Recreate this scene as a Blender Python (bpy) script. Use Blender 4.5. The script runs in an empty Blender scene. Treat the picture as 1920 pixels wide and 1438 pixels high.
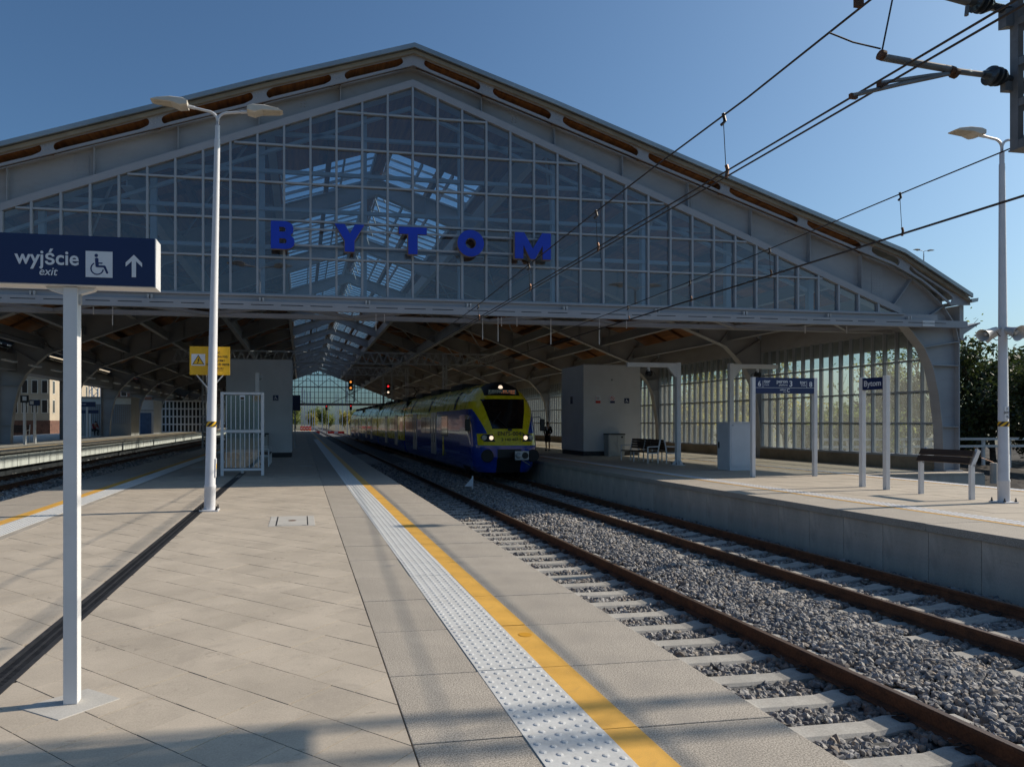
import bpy, bmesh, math, random
import numpy as np
from mathutils import Vector, Matrix

S = bpy.context.scene
COL = S.collection
RND = random.Random(7)
PI = math.pi
R = math.radians

# ------------------------------------------------------------------ camera
FPX, CX, VPX, HZ, CAMH = 1310.0, 785.0, 565.0, 792.0, 1.65
TH = math.atan((CX - VPX) / FPX)
cT, sT = math.cos(TH), math.sin(TH)
cam = bpy.data.cameras.new('camera')
camo = bpy.data.objects.new('camera', cam)
COL.objects.link(camo)
camo.location = (0, 0, CAMH)
camo.rotation_euler = (PI / 2, 0, -TH)
cam.sensor_width = 36
cam.lens = 36 * FPX / 1920
cam.shift_x = (960 - CX) / 1920
cam.shift_y = (HZ - 719) / 1920
cam.clip_start = 0.1
cam.clip_end = 3000
S.camera = camo

# ------------------------------------------------------------------ light
SUN_EL, SUN_AZ = 33.0, 6.0          # azimuth measured from +X towards +Y
world = bpy.data.worlds.new('World')
S.world = world
world.use_nodes = True
wn = world.node_tree
bg = wn.nodes['Background']
sky = wn.nodes.new('ShaderNodeTexSky')
sky.sky_type = 'NISHITA'
sky.sun_disc = False
sky.sun_elevation = R(SUN_EL)
sky.sun_rotation = R(90 - SUN_AZ)
sky.altitude = 200
sky.air_density = 1.0
sky.dust_density = 2.6
sky.ozone_density = 2.2
tint = wn.nodes.new('ShaderNodeVectorMath')
tint.operation = 'MULTIPLY'
tint.inputs[1].default_value = (0.60, 0.83, 0.985)
wn.links.new(sky.outputs[0], tint.inputs[0])
wn.links.new(tint.outputs[0], bg.inputs[0])
bg.inputs[1].default_value = 0.11
sun = bpy.data.lights.new('sun', 'SUN')
sun.energy = 5.0
sun.angle = R(0.53)
sun.color = (1.0, 0.885, 0.73)
suno = bpy.data.objects.new('sun', sun)
COL.objects.link(suno)
sd = Vector((math.cos(R(SUN_EL)) * math.cos(R(SUN_AZ)), math.cos(R(SUN_EL)) * math.sin(R(SUN_AZ)), math.sin(R(SUN_EL))))
suno.rotation_euler = sd.to_track_quat('Z', 'Y').to_euler()
suno.location = (60, 10, 50)
S.view_settings.view_transform = 'Standard'
S.view_settings.look = 'None'
S.view_settings.gamma = 1
S.view_settings.use_curve_mapping = False
S.view_settings.exposure = 0.0
S.render.engine = 'CYCLES'
S.cycles.use_denoising = True
S.cycles.max_bounces = 8
S.cycles.diffuse_bounces = 5
S.cycles.glossy_bounces = 3
S.cycles.transparent_max_bounces = 24
S.cycles.transmission_bounces = 3
S.cycles.caustics_reflective = False
S.cycles.caustics_refractive = False


# ------------------------------------------------------------------ measuring helpers
def G(px, py, z=0.0):
    """point on the horizontal plane z that a photograph pixel shows"""
    d = FPX * (CAMH - z) / (py - HZ)
    r = (px - CX) / FPX * d
    return (d * sT + r * cT, d * cT - r * sT)


def F(px, py, Y):
    """point on the vertical plane y = Y"""
    u = (px - CX) / FPX
    d = Y / (cT - u * sT)
    r = u * d
    return (d * sT + r * cT, CAMH + (HZ - py) / FPX * d)


def ZAT(x, y, py):
    return CAMH + (HZ - py) / FPX * (x * sT + y * cT)


# ------------------------------------------------------------------ materials
MATS = {}


def mat(name, col, rough=0.6, metal=0.0, var=0.12, scale=3.0, fine=0.0, fscale=120.0, bump=0.0, bscale=80.0,
        coat=0.0, col2=None, spec=0.5, objvar=0.0, stain=None, stscale=1.2, stretch=None, spots=0):
    """procedural principled material: large noise wear + fine speckle + bump, all in object space"""
    m = bpy.data.materials.new(name)
    m.use_nodes = True
    nt = m.node_tree
    N, L = nt.nodes, nt.links
    p = N['Principled BSDF']
    p.inputs['Roughness'].default_value = rough
    p.inputs['Metallic'].default_value = metal
    p.inputs['Coat Weight'].default_value = coat
    p.inputs['Coat Roughness'].default_value = 0.06
    p.inputs['Specular IOR Level'].default_value = spec
    tc = N.new('ShaderNodeTexCoord')
    src = tc.outputs['Object']
    if stretch:
        mp = N.new('ShaderNodeMapping')
        mp.inputs['Scale'].default_value = stretch
        L.new(src, mp.inputs[0])
        src = mp.outputs[0]
    n1 = N.new('ShaderNodeTexNoise')
    n1.inputs['Scale'].default_value = scale
    n1.inputs['Detail'].default_value = 6
    n1.inputs['Roughness'].default_value = 0.62
    L.new(src, n1.inputs['Vector'])
    c2 = col2 if col2 else tuple(max(0, c * (1 - 2.2 * var)) for c in col)
    mx = N.new('ShaderNodeMix')
    mx.data_type = 'RGBA'
    mx.inputs[6].default_value = (*c2, 1)
    mx.inputs[7].default_value = (*[min(1, c * (1 + var * .5)) for c in col], 1)
    mr = N.new('ShaderNodeMapRange')
    mr.inputs[1].default_value = 0.32
    mr.inputs[2].default_value = 0.62
    L.new(n1.outputs['Fac'], mr.inputs[0])
    L.new(mr.outputs[0], mx.inputs[0])
    out = mx.outputs[2]
    if fine > 0:
        n2 = N.new('ShaderNodeTexNoise')
        n2.inputs['Scale'].default_value = fscale
        n2.inputs['Detail'].default_value = 3
        L.new(src, n2.inputs['Vector'])
        m2 = N.new('ShaderNodeMapRange')
        m2.inputs[1].default_value = 0.36
        m2.inputs[2].default_value = 0.64
        m2.inputs[3].default_value = 1 - fine
        m2.inputs[4].default_value = 1 + fine
        L.new(n2.outputs['Fac'], m2.inputs[0])
        mu = N.new('ShaderNodeVectorMath')
        mu.operation = 'SCALE'
        L.new(out, mu.inputs[0])
        L.new(m2.outputs[0], mu.inputs['Scale'])
        out = mu.outputs[0]
    if objvar > 0:
        oi = N.new('ShaderNodeObjectInfo')
        m3 = N.new('ShaderNodeMapRange')
        m3.inputs[3].default_value = 1 - objvar
        m3.inputs[4].default_value = 1 + objvar
        L.new(oi.outputs['Random'], m3.inputs[0])
        mu = N.new('ShaderNodeVectorMath')
        mu.operation = 'SCALE'
        L.new(out, mu.inputs[0])
        L.new(m3.outputs[0], mu.inputs['Scale'])
        out = mu.outputs[0]
    if stain:
        n4 = N.new('ShaderNodeTexNoise')
        n4.inputs['Scale'].default_value = stscale
        n4.inputs['Detail'].default_value = 8
        n4.inputs['Roughness'].default_value = 0.7
        n4.inputs['Distortion'].default_value = 0.6
        L.new(src, n4.inputs['Vector'])
        m4 = N.new('ShaderNodeMapRange')
        m4.inputs[1].default_value = 0.55
        m4.inputs[2].default_value = 0.75
        L.new(n4.outputs['Fac'], m4.inputs[0])
        ms = N.new('ShaderNodeMix')
        ms.data_type = 'RGBA'
        L.new(m4.outputs[0], ms.inputs[0])
        L.new(out, ms.inputs[6])
        ms.inputs[7].default_value = (*stain, 1)
        out = ms.outputs[2]
    if spots > 0:
        # small drips and trodden-in spots
        n5 = N.new('ShaderNodeTexNoise')
        n5.inputs['Scale'].default_value = 9.0
        n5.inputs['Detail'].default_value = 2
        n5.inputs['Distortion'].default_value = 1.5
        L.new(src, n5.inputs['Vector'])
        m5 = N.new('ShaderNodeMapRange')
        m5.inputs[1].default_value = .66
        m5.inputs[2].default_value = .74
        m5.inputs[3].default_value = 1
        m5.inputs[4].default_value = 1 - spots
        L.new(n5.outputs['Fac'], m5.inputs[0])
        mu = N.new('ShaderNodeVectorMath')
        mu.operation = 'SCALE'
        L.new(out, mu.inputs[0])
        L.new(m5.outputs[0], mu.inputs['Scale'])
        out = mu.outputs[0]
    L.new(out, p.inputs['Base Color'])
    # roughness breakup
    mrr = N.new('ShaderNodeMapRange')
    mrr.inputs[3].default_value = max(0.03, rough - 0.09)
    mrr.inputs[4].default_value = min(1, rough + 0.09)
    L.new(n1.outputs['Fac'], mrr.inputs[0])
    L.new(mrr.outputs[0], p.inputs['Roughness'])
    if bump > 0:
        n3 = N.new('ShaderNodeTexNoise')
        n3.inputs['Scale'].default_value = bscale
        n3.inputs['Detail'].default_value = 4
        L.new(src, n3.inputs['Vector'])
        b = N.new('ShaderNodeBump')
        b.inputs['Strength'].default_value = bump
        b.inputs['Distance'].default_value = 0.01
        L.new(n3.outputs['Fac'], b.inputs['Height'])
        L.new(b.outputs[0], p.inputs['Normal'])
    MATS[name] = m
    return m


def glassmat(name, tint, gloss=0.12, rough=0.02, veil=0.0, veilcol=(.5, .6, .6), ior=1.5):
    m = bpy.data.materials.new(name)
    m.use_nodes = True
    nt = m.node_tree
    N, L = nt.nodes, nt.links
    N.remove(N['Principled BSDF'])
    tr = N.new('ShaderNodeBsdfTransparent')
    tr.inputs[0].default_value = (*tint, 1)
    gl = N.new('ShaderNodeBsdfGlossy')
    gl.inputs['Roughness'].default_value = rough
    gl.inputs[0].default_value = (.95, .97, 1, 1)
    ge = N.new('ShaderNodeNewGeometry')
    dt = N.new('ShaderNodeVectorMath')
    dt.operation = 'DOT_PRODUCT'
    L.new(ge.outputs['Normal'], dt.inputs[0])
    L.new(ge.outputs['Incoming'], dt.inputs[1])
    ab = N.new('ShaderNodeMath')
    ab.operation = 'ABSOLUTE'
    L.new(dt.outputs['Value'], ab.inputs[0])
    om = N.new('ShaderNodeMath')
    om.operation = 'SUBTRACT'
    om.inputs[0].default_value = 1.0
    L.new(ab.outputs[0], om.inputs[1])
    pw = N.new('ShaderNodeMath')
    pw.operation = 'POWER'
    pw.inputs[1].default_value = 5.0
    L.new(om.outputs[0], pw.inputs[0])
    f0 = ((ior - 1) / (ior + 1)) ** 2
    mu = N.new('ShaderNodeMath')
    mu.operation = 'MULTIPLY_ADD'
    mu.inputs[1].default_value = 1.0 - f0 - gloss
    mu.inputs[2].default_value = gloss + f0
    L.new(pw.outputs[0], mu.inputs[0])
    mx = N.new('ShaderNodeMixShader')
    L.new(mu.outputs[0], mx.inputs[0])
    last = tr.outputs[0]
    if veil > 0:
        df = N.new('ShaderNodeBsdfTranslucent')
        df.inputs[0].default_value = (*veilcol, 1)
        d2 = N.new('ShaderNodeBsdfDiffuse')
        d2.inputs[0].default_value = (*veilcol, 1)
        ad = N.new('ShaderNodeMixShader')
        ad.inputs[0].default_value = .5
        L.new(df.outputs[0], ad.inputs[1])
        L.new(d2.outputs[0], ad.inputs[2])
        no = N.new('ShaderNodeTexNoise')
        no.inputs['Scale'].default_value = 2.0
        no.inputs['Detail'].default_value = 5
        mr = N.new('ShaderNodeMapRange')
        mr.inputs[3].default_value = veil * .5
        mr.inputs[4].default_value = veil * 1.5
        L.new(no.outputs[0], mr.inputs[0])
        mv = N.new('ShaderNodeMixShader')
        L.new(mr.outputs[0], mv.inputs[0])
        L.new(last, mv.inputs[1])
        L.new(ad.outputs[0], mv.inputs[2])
        last = mv.outputs[0]
    L.new(last, mx.inputs[1])
    L.new(gl.outputs[0], mx.inputs[2])
    L.new(mx.outputs[0], N['Material Output'].inputs[0])
    MATS[name] = m
    return m


def emit(name, col, strength):
    m = bpy.data.materials.new(name)
    m.use_nodes = True
    p = m.node_tree.nodes['Principled BSDF']
    p.inputs['Base Color'].default_value = (*col, 1)
    p.inputs['Emission Color'].default_value = (*col, 1)
    p.inputs['Emission Strength'].default_value = strength
    MATS[name] = m
    return m


def islandmat(name, cols, rough=0.7, trans=0.0, fine=0.2, fscale=60):
    """colour chosen per loose piece (stone, leaf) from a ramp"""
    m = bpy.data.materials.new(name)
    m.use_nodes = True
    nt = m.node_tree
    N, L = nt.nodes, nt.links
    p = N['Principled BSDF']
    p.inputs['Roughness'].default_value = rough
    ge = N.new('ShaderNodeNewGeometry')
    cr = N.new('ShaderNodeValToRGB')
    e = cr.color_ramp.elements
    e[0].position, e[0].color = 0, (*cols[0], 1)
    e[1].position, e[1].color = 1, (*cols[-1], 1)
    for i, c in enumerate(cols[1:-1]):
        q = e.new((i + 1) / (len(cols) - 1))
        q.color = (*c, 1)
    L.new(ge.outputs['Random Per Island'], cr.inputs[0])
    tc = N.new('ShaderNodeTexCoord')
    n = N.new('ShaderNodeTexNoise')
    n.inputs['Scale'].default_value = fscale
    n.inputs['Detail'].default_value = 4
    L.new(tc.outputs['Object'], n.inputs['Vector'])
    mr = N.new('ShaderNodeMapRange')
    mr.inputs[3].default_value = 1 - fine
    mr.inputs[4].default_value = 1 + fine
    L.new(n.outputs['Fac'], mr.inputs[0])
    v = N.new('ShaderNodeVectorMath')
    v.operation = 'SCALE'
    L.new(cr.outputs[0], v.inputs[0])
    L.new(mr.outputs[0], v.inputs['Scale'])
    if name == 'stones':
        # brake dust: browner close to the rails
        sp = N.new('ShaderNodeSeparateXYZ')
        L.new(ge.outputs['Position'], sp.inputs[0])
        tot = None
        for xr in (3.75, 5.25, 7.78, 9.28):
            a = N.new('ShaderNodeMath')
            a.operation = 'SUBTRACT'
            a.inputs[1].default_value = xr
            L.new(sp.outputs[0], a.inputs[0])
            a2 = N.new('ShaderNodeMath')
            a2.operation = 'ABSOLUTE'
            L.new(a.outputs[0], a2.inputs[0])
            a3 = N.new('ShaderNodeMapRange')
            a3.inputs[1].default_value = .06
            a3.inputs[2].default_value = .5
            a3.inputs[3].default_value = .55
            a3.inputs[4].default_value = 0
            L.new(a2.outputs[0], a3.inputs[0])
            if tot is None:
                tot = a3.outputs[0]
            else:
                m_ = N.new('ShaderNodeMath')
                m_.operation = 'MAXIMUM'
                L.new(tot, m_.inputs[0])
                L.new(a3.outputs[0], m_.inputs[1])
                tot = m_.outputs[0]
        rm = N.new('ShaderNodeMix')
        rm.data_type = 'RGBA'
        L.new(tot, rm.inputs[0])
        L.new(v.outputs[0], rm.inputs[6])
        rm.inputs[7].default_value = (.115, .075, .05, 1)
        v = rm
        vout = rm.outputs[2]
    else:
        vout = v.outputs[0]
    L.new(vout, p.inputs['Base Color'])
    if trans > 0:
        t = N.new('ShaderNodeBsdfTranslucent')
        L.new(vout, t.inputs[0])
        mx = N.new('ShaderNodeMixShader')
        mx.inputs[0].default_value = trans
        L.new(p.outputs[0], mx.inputs[1])
        L.new(t.outputs[0], mx.inputs[2])
        L.new(mx.outputs[0], N['Material Output'].inputs[0])
    MATS[name] = m
    return m


mat('ground', (.12, .10, .07), .95, var=.3, scale=.6, fine=.25, fscale=9, col2=(.06, .075, .03), bump=.6, bscale=6)
mat('soil', (.035, .027, .021), .95, var=.3, scale=2, fine=.3, fscale=30, bump=.8, bscale=14)
mat('bed', (.10, .10, .10), .95, var=.25, scale=5, fine=.5, fscale=28, bump=1.0, bscale=26)
mat('concrete', (.50, .445, .38), .85, var=.12, scale=1.1, fine=.1, fscale=90, bump=.12, bscale=70, stain=(.34, .30, .255), stscale=2.2, objvar=.07, stretch=(1.3, 1.3, .3))
mat('paver', (.445, .385, .312), .8, var=.075, spots=.22, scale=1.3, fine=.09, fscale=110, bump=.08, bscale=160, objvar=.06, stain=(.33, .285, .235), stscale=1.9)
mat('aggregate', (.36, .32, .27), .8, var=.06, scale=2.2, fine=.5, fscale=120, bump=.04, bscale=260, objvar=.04, stain=(.30, .27, .235), stscale=2.6)
mat('tactile', (.60, .60, .585), .5, var=.05, scale=5, fine=.05, fscale=60, objvar=.03, stain=(.46, .44, .41), stscale=2.6)
mat('stud', (.60, .60, .59), .42, var=.05)
mat('yellow_paint', (.72, .40, .075), .55, var=.06, scale=4, fine=.1, fscale=260, bump=.2, bscale=300, stain=(.52, .30, .09), stscale=2.2, objvar=.05)
mat('yellow_spot', (.62, .30, .02), .5, var=.05)
mat('joint', (.10, .085, .07), .95, var=.2)
mat('drain_iron', (.045, .045, .048), .55, metal=.3, var=.2, scale=10)
mat('white_slab', (.46, .44, .405), .8, var=.06, scale=3, fine=.08, fscale=120)
mat('steel_grey', (.35, .352, .365), .5, var=.07, scale=.5, stain=(.285, .275, .265), stscale=.55, stretch=(1, 1, 2.2))
mat('frame_grey', (.33, .335, .36), .45, var=.05, scale=.8)
mat('alu', (.34, .365, .40), .42, var=.04, scale=1.5)
mat('roof_metal', (.33, .36, .375), .38, metal=.55, var=.1, scale=.6)
mat('soffit_beige', (.30, .26, .20), .7, var=.12, scale=1.2, stretch=(1, 1, 4))
mat('wood_deck', (.33, .135, .04), .62, var=.28, scale=1.0, col2=(.16, .06, .018), stretch=(9, .5, 1))
mat('wood_beam', (.15, .065, .024), .62, var=.25, scale=1.2)
mat('wood_dark', (.060, .035, .022), .55, var=.25, scale=3, stretch=(1, .4, 14))
mat('plinth_dark', (.03, .032, .036), .6, var=.15)
mat('masonry', (.30, .235, .16), .9, var=.15, scale=1.4, fine=.12, fscale=30, bump=.3, bscale=30, stain=(.20, .16, .115), stscale=1.1)
mat('render_grey', (.62, .63, .64), .75, var=.05, scale=.7, fine=.04, fscale=60, bump=.1, bscale=120, stain=(.56, .57, .58), stscale=.8)
mat('white_paint', (.70, .70, .705), .42, var=.035, scale=2.5, stain=(.62, .61, .59), stscale=2.2)
mat('pole_white', (.66, .66, .68), .4, var=.04, scale=2.0)
mat('lamp_cream', (.58, .54, .47), .45, var=.05, scale=6)
mat('lamp_lens', (.55, .50, .40), .25, var=.05, scale=6)
mat('navy', (.006, .017, .085), .38, var=.05, scale=3)
mat('letter_blue', (.006, .04, .48), .4, var=.05, scale=3)
mat('letter_side', (.30, .24, .20), .6, var=.1, scale=3)
mat('sign_white', (.72, .74, .78), .45, var=.02)
mat('sign_navy_print', (.010, .022, .11), .45, var=.02)
mat('sign_yellow', (.78, .45, .012), .45, var=.04, scale=4)
mat('black', (.012, .012, .013), .5, var=.1)
mat('rubber', (.02, .02, .022), .8, var=.1)
mat('red_paint', (.55, .025, .02), .45, var=.08)
mat('rust', (.115, .048, .022), .8, var=.3, scale=6, fine=.25, fscale=60, bump=.25, bscale=60, col2=(.06, .026, .013))
mat('rail_top', (.16, .105, .075), .45, metal=.5, var=.2, scale=8, stretch=(4, .15, 1))
mat('sleeper', (.38, .365, .335), .85, var=.1, scale=3, fine=.12, fscale=70, bump=.15, bscale=70, objvar=.08, stain=(.33, .29, .25), stscale=5)
mat('clip', (.03, .022, .018), .7, var=.2)
mat('mast_grey', (.17, .172, .178), .5, var=.15, scale=5, stain=(.13, .115, .10), stscale=4)
mat('galv', (.47, .475, .48), .5, metal=.1, var=.12, scale=5)
mat('insulator', (.035, .042, .05), .25, var=.15, coat=.4)
mat('wire', (.05, .038, .032), .5, metal=.5, var=.2)
mat('copper', (.20, .10, .06), .45, metal=.7, var=.2)
mat('train_blue', (.008, .05, .36), .22, var=.05, scale=2, coat=.9)
mat('train_yellow', (.84, .66, .012), .28, var=.07, scale=2, coat=.7)
mat('train_grey', (.36, .36, .38), .3, var=.05, coat=.3)
mat('train_glass', (.006, .007, .009), .06, var=.05, coat=1)
mat('train_under', (.018, .018, .02), .7, var=.2)
mat('train_metal', (.45, .47, .5), .35, metal=.6, var=.1)
mat('skin', (.50, .28, .19), .55, var=.06)
mat('hair', (.02, .014, .01), .6, var=.1)
mat('cloth_black', (.012, .012, .014), .85, var=.1)
mat('cloth_red', (.22, .012, .012), .85, var=.1)
mat('cloth_blue', (.10, .16, .28), .85, var=.1)
mat('shirt_white', (.6, .6, .6), .8, var=.05)
mat('cream_wall', (.44, .37, .28), .9, var=.08, scale=.4, stain=(.35, .29, .22), stscale=.3)
mat('grey_wall', (.34, .33, .31), .9, var=.08, scale=.4)
mat('brick', (.17, .085, .06), .9, var=.2, scale=1.0, fine=.2, fscale=8)
mat('red_roof', (.26, .075, .045), .85, var=.2, scale=1)
mat('window_dark', (.02, .024, .03), .1, var=.1)
mat('panel_white', (.66, .65, .60), .6, var=.06, scale=1.3, stain=(.56, .54, .48), stscale=1.2, objvar=.04)
mat('cabinet_beige', (.42, .43, .41), .55, var=.04, scale=2)
mat('cabinet_white', (.60, .615, .645), .45, var=.03, scale=2)
mat('bark', (.07, .055, .04), .95, var=.25, scale=6, bump=.5, bscale=20)
glassmat('glass_gable', (.70, .80, .87), .06, .02, veil=.085, veilcol=(.46, .56, .68))
glassmat('glass_side', (.80, .85, .83), .0, .05, veil=.2, veilcol=(.74, .77, .70), ior=1.3)
glassmat('glass_roof', (.80, .90, .95), .02, .02)
glassmat('glass_screen', (.62, .70, .70), .05, .02, veil=.06)
islandmat('stones', [(.09, .09, .095), (.20, .195, .19), (.36, .34, .315), (.13, .13, .14), (.29, .24, .19), (.44, .42, .40), (.17, .17, .175)], .8, fine=.25, fscale=45)
islandmat('leaf_dark', [(.018, .030, .010), (.035, .055, .016), (.065, .085, .022), (.03, .045, .014)], .55, trans=.3)
islandmat('leaf_autumn', [(.18, .20, .06), (.42, .36, .10), (.26, .29, .09), (.48, .36, .09), (.20, .24, .08)], .6, trans=.62)
islandmat('leaf_green', [(.11, .15, .045), (.20, .25, .07), (.30, .32, .10), (.10, .14, .045)], .6, trans=.6)
islandmat('leaf_rust', [(.20, .07, .015), (.30, .13, .02), (.14, .06, .015)], .6, trans=.4)
emit('lamp_orange', (1.0, .33, .06), 1.1)
emit('lamp_white', (1.0, .78, .58), 1.1)
emit('lamp_red', (1.0, .03, .04), 1.0)
emit('led_amber', (1.0, .30, .10), .22)


# ------------------------------------------------------------------ mesh helpers
WL = {}


class MB:
    def __init__(s):
        s.v, s.f, s.m = [], [], []

    def add(s, vs, fs, mi=0):
        o = len(s.v)
        s.v += [tuple(v) for v in vs]
        s.f += [tuple(i + o for i in f) for f in fs]
        s.m += [mi] * len(fs)
        return s

    def box(s, x0, x1, y0, y1, z0, z1, mi=0):
        v = [(x0, y0, z0), (x1, y0, z0), (x1, y1, z0), (x0, y1, z0), (x0, y0, z1), (x1, y0, z1), (x1, y1, z1), (x0, y1, z1)]
        return s.add(v, [(0, 3, 2, 1), (4, 5, 6, 7), (0, 1, 5, 4), (1, 2, 6, 5), (2, 3, 7, 6), (3, 0, 4, 7)], mi)

    def bar(s, p, q, w, h=None, mi=0, up=(0, 0, 1)):
        p, q = Vector(p), Vector(q)
        h = h or w
        d = (q - p).normalized()
        u = Vector(up)
        if abs(d.dot(u)) > .99:
            u = Vector((0, 1, 0))
        r = d.cross(u).normalized()
        u = r.cross(d)
        v = []
        for c in (p, q):
            for a, b in ((-1, -1), (1, -1), (1, 1), (-1, 1)):
                v.append(c + r * (a * w / 2) + u * (b * h / 2))
        return s.add(v, [(3, 2, 1, 0), (4, 5, 6, 7), (0, 1, 5, 4), (1, 2, 6, 5), (2, 3, 7, 6), (3, 0, 4, 7)], mi)

    def tube(s, pts, r, n=8, mi=0):
        pts = [Vector(p) for p in pts]
        rs = r if isinstance(r, (list, tuple)) else [r] * len(pts)
        v, fs = [], []
        prev = None
        for i, p in enumerate(pts):
            d = (pts[min(i + 1, len(pts) - 1)] - pts[max(i - 1, 0)]).normalized()
            if prev is None:
                a = d.cross(Vector((0, 0, 1)))
                if a.length < .05:
                    a = d.cross(Vector((0, 1, 0)))
                a.normalize()
            else:
                a = (prev - d * prev.dot(d)).normalized()
            prev = a
            b = d.cross(a)
            for k in range(n):
                t = 2 * PI * k / n
                v.append(p + (a * math.cos(t) + b * math.sin(t)) * rs[i])
        for i in range(len(pts) - 1):
            for k in range(n):
                k2 = (k + 1) % n
                fs.append((i * n + k, i * n + k2, (i + 1) * n + k2, (i + 1) * n + k))
        fs.append(tuple(range(n - 1, -1, -1)))
        fs.append(tuple(range((len(pts) - 1) * n, len(pts) * n)))
        return s.add(v, fs, mi)

    def prism(s, poly, o, ux, uy, ext, mi=0, capmi=None):
        o, ux, uy, ext = Vector(o), Vector(ux), Vector(uy), Vector(ext)
        n = len(poly)
        v = [o + ux * a + uy * b for a, b in poly] + [o + ux * a + uy * b + ext for a, b in poly]
        fs = [(i, (i + 1) % n, n + (i + 1) % n, n + i) for i in range(n)]
        s.add(v, fs, mi)
        b = len(s.v) - 2 * n
        s.f += [tuple(b + i for i in range(n - 1, -1, -1)), tuple(b + n + i for i in range(n))]
        s.m += [mi if capmi is None else capmi] * 2
        return s

    def strip(s, line, lo, hi, y0, y1, mi=0):
        """solid band following an (x, z) polyline: from z+lo to z+hi, y0..y1"""
        for (xa, za), (xb, zb) in zip(line, line[1:]):
            v = [(xa, y0, za + lo), (xb, y0, zb + lo), (xb, y0, zb + hi), (xa, y0, za + hi),
                 (xa, y1, za + lo), (xb, y1, zb + lo), (xb, y1, zb + hi), (xa, y1, za + hi)]
            s.add(v, [(0, 1, 2, 3), (7, 6, 5, 4), (0, 4, 5, 1), (3, 2, 6, 7), (0, 3, 7, 4), (1, 5, 6, 2)], mi)
        return s

    def lathe(s, prof, c, axis=(0, 0, 1), n=14, mi=0):
        """prof = [(radius, along)]"""
        c, ax = Vector(c), Vector(axis).normalized()
        a = ax.cross(Vector((0, 0, 1)))
        if a.length < .05:
            a = ax.cross(Vector((0, 1, 0)))
        a.normalize()
        b = ax.cross(a)
        v, fs = [], []
        for r, t in prof:
            for k in range(n):
                q = 2 * PI * k / n
                v.append(c + ax * t + (a * math.cos(q) + b * math.sin(q)) * max(r, 1e-4))
        for i in range(len(prof) - 1):
            for k in range(n):
                k2 = (k + 1) % n
                fs.append((i * n + k, i * n + k2, (i + 1) * n + k2, (i + 1) * n + k))
        fs.append(tuple(range(n - 1, -1, -1)))
        fs.append(tuple(range((len(prof) - 1) * n, len(prof) * n)))
        return s.add(v, fs, mi)

    def ball(s, c, r, n=10, mi=0, sz=(1, 1, 1)):
        c = Vector(c)
        prof = [(math.sin(PI * i / n), -math.cos(PI * i / n)) for i in range(n + 1)]
        v, fs = [], []
        m = n * 2
        for pr, pz in prof:
            for k in range(m):
                t = 2 * PI * k / m
                v.append(c + Vector((pr * math.cos(t) * r * sz[0], pr * math.sin(t) * r * sz[1], pz * r * sz[2])))
        for i in range(n):
            for k in range(m):
                fs.append((i * m + k, i * m + (k + 1) % m, (i + 1) * m + (k + 1) % m, (i + 1) * m + k))
        return s.add(v, fs, mi)

    def build(s, name, mats, parent=None, smooth=False, bevel=0, kind=None):
        me = bpy.data.meshes.new(name)
        off = WL.get(parent, Vector()) if parent else Vector()
        me.from_pydata([(x - off.x, y - off.y, z - off.z) for x, y, z in s.v], [], s.f)
        if not isinstance(mats, (list, tuple)):
            mats = [mats]
        for m in mats:
            me.materials.append(MATS[m])
        if len(mats) > 1:
            me.polygons.foreach_set('material_index', s.m)
        bm = bmesh.new()
        bm.from_mesh(me)
        bmesh.ops.recalc_face_normals(bm, faces=bm.faces)
        bm.to_mesh(me)
        bm.free()
        if smooth:
            me.polygons.foreach_set('use_smooth', [True] * len(me.polygons))
            me.set_sharp_from_angle(angle=R(40))
        return link(name, me, parent, bevel, kind)


def link(name, me, parent=None, bevel=0, kind=None):
    o = bpy.data.objects.new(name, me)
    COL.objects.link(o)
    if parent:
        o.parent = parent
    WL[o] = WL.get(parent, Vector()).copy() if parent else Vector()
    if bevel:
        b = o.modifiers.new('bevel', 'BEVEL')
        b.width = bevel
        b.segments = 2
        b.limit_method = 'ANGLE'
    if kind:
        o['kind'] = kind
    return o


def share(src, name, parent, loc=(0, 0, 0)):
    """another piece with the same mesh"""
    o = src.copy()
    o.name = name
    COL.objects.link(o)
    o.parent = parent
    o.location = Vector(src.location) + Vector(loc)
    WL[o] = WL.get(parent, Vector()).copy() if parent else Vector()
    return o


def thing(name, label, cat, loc=(0, 0, 0), group=None):
    o = bpy.data.objects.new(name, None)
    COL.objects.link(o)
    o.empty_display_size = .2
    o.location = loc
    WL[o] = Vector(loc)
    return tag(o, label, cat, group)


def tag(o, label, cat, group=None):
    o['label'] = label
    o['category'] = cat
    if group:
        o['group'] = group
    return o


def dup(root, loc, label, rz=None, group=None):
    r = root.copy()
    COL.objects.link(r)
    r.location = loc
    if rz is not None:
        r.rotation_euler = (0, 0, rz)
    WL[r] = Vector(loc)
    r['label'] = label
    if group:
        r['group'] = group
    for ch in list(root.children):
        c = ch.copy()
        COL.objects.link(c)
        c.parent = r
        for g in list(ch.children):
            d = g.copy()
            COL.objects.link(d)
            d.parent = c
    return r


def struct(name, mb, m, **k):
    o = mb.build(name, m, **k)
    o['kind'] = 'structure'
    return o


NEG_Y = Matrix(((1, 0, 0), (0, 0, -1), (0, 1, 0)))        # text read by someone looking along +Y
NEG_X = Matrix(((0, 0, -1), (-1, 0, 0), (0, 1, 0)))       # text read by someone looking along +X


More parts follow.
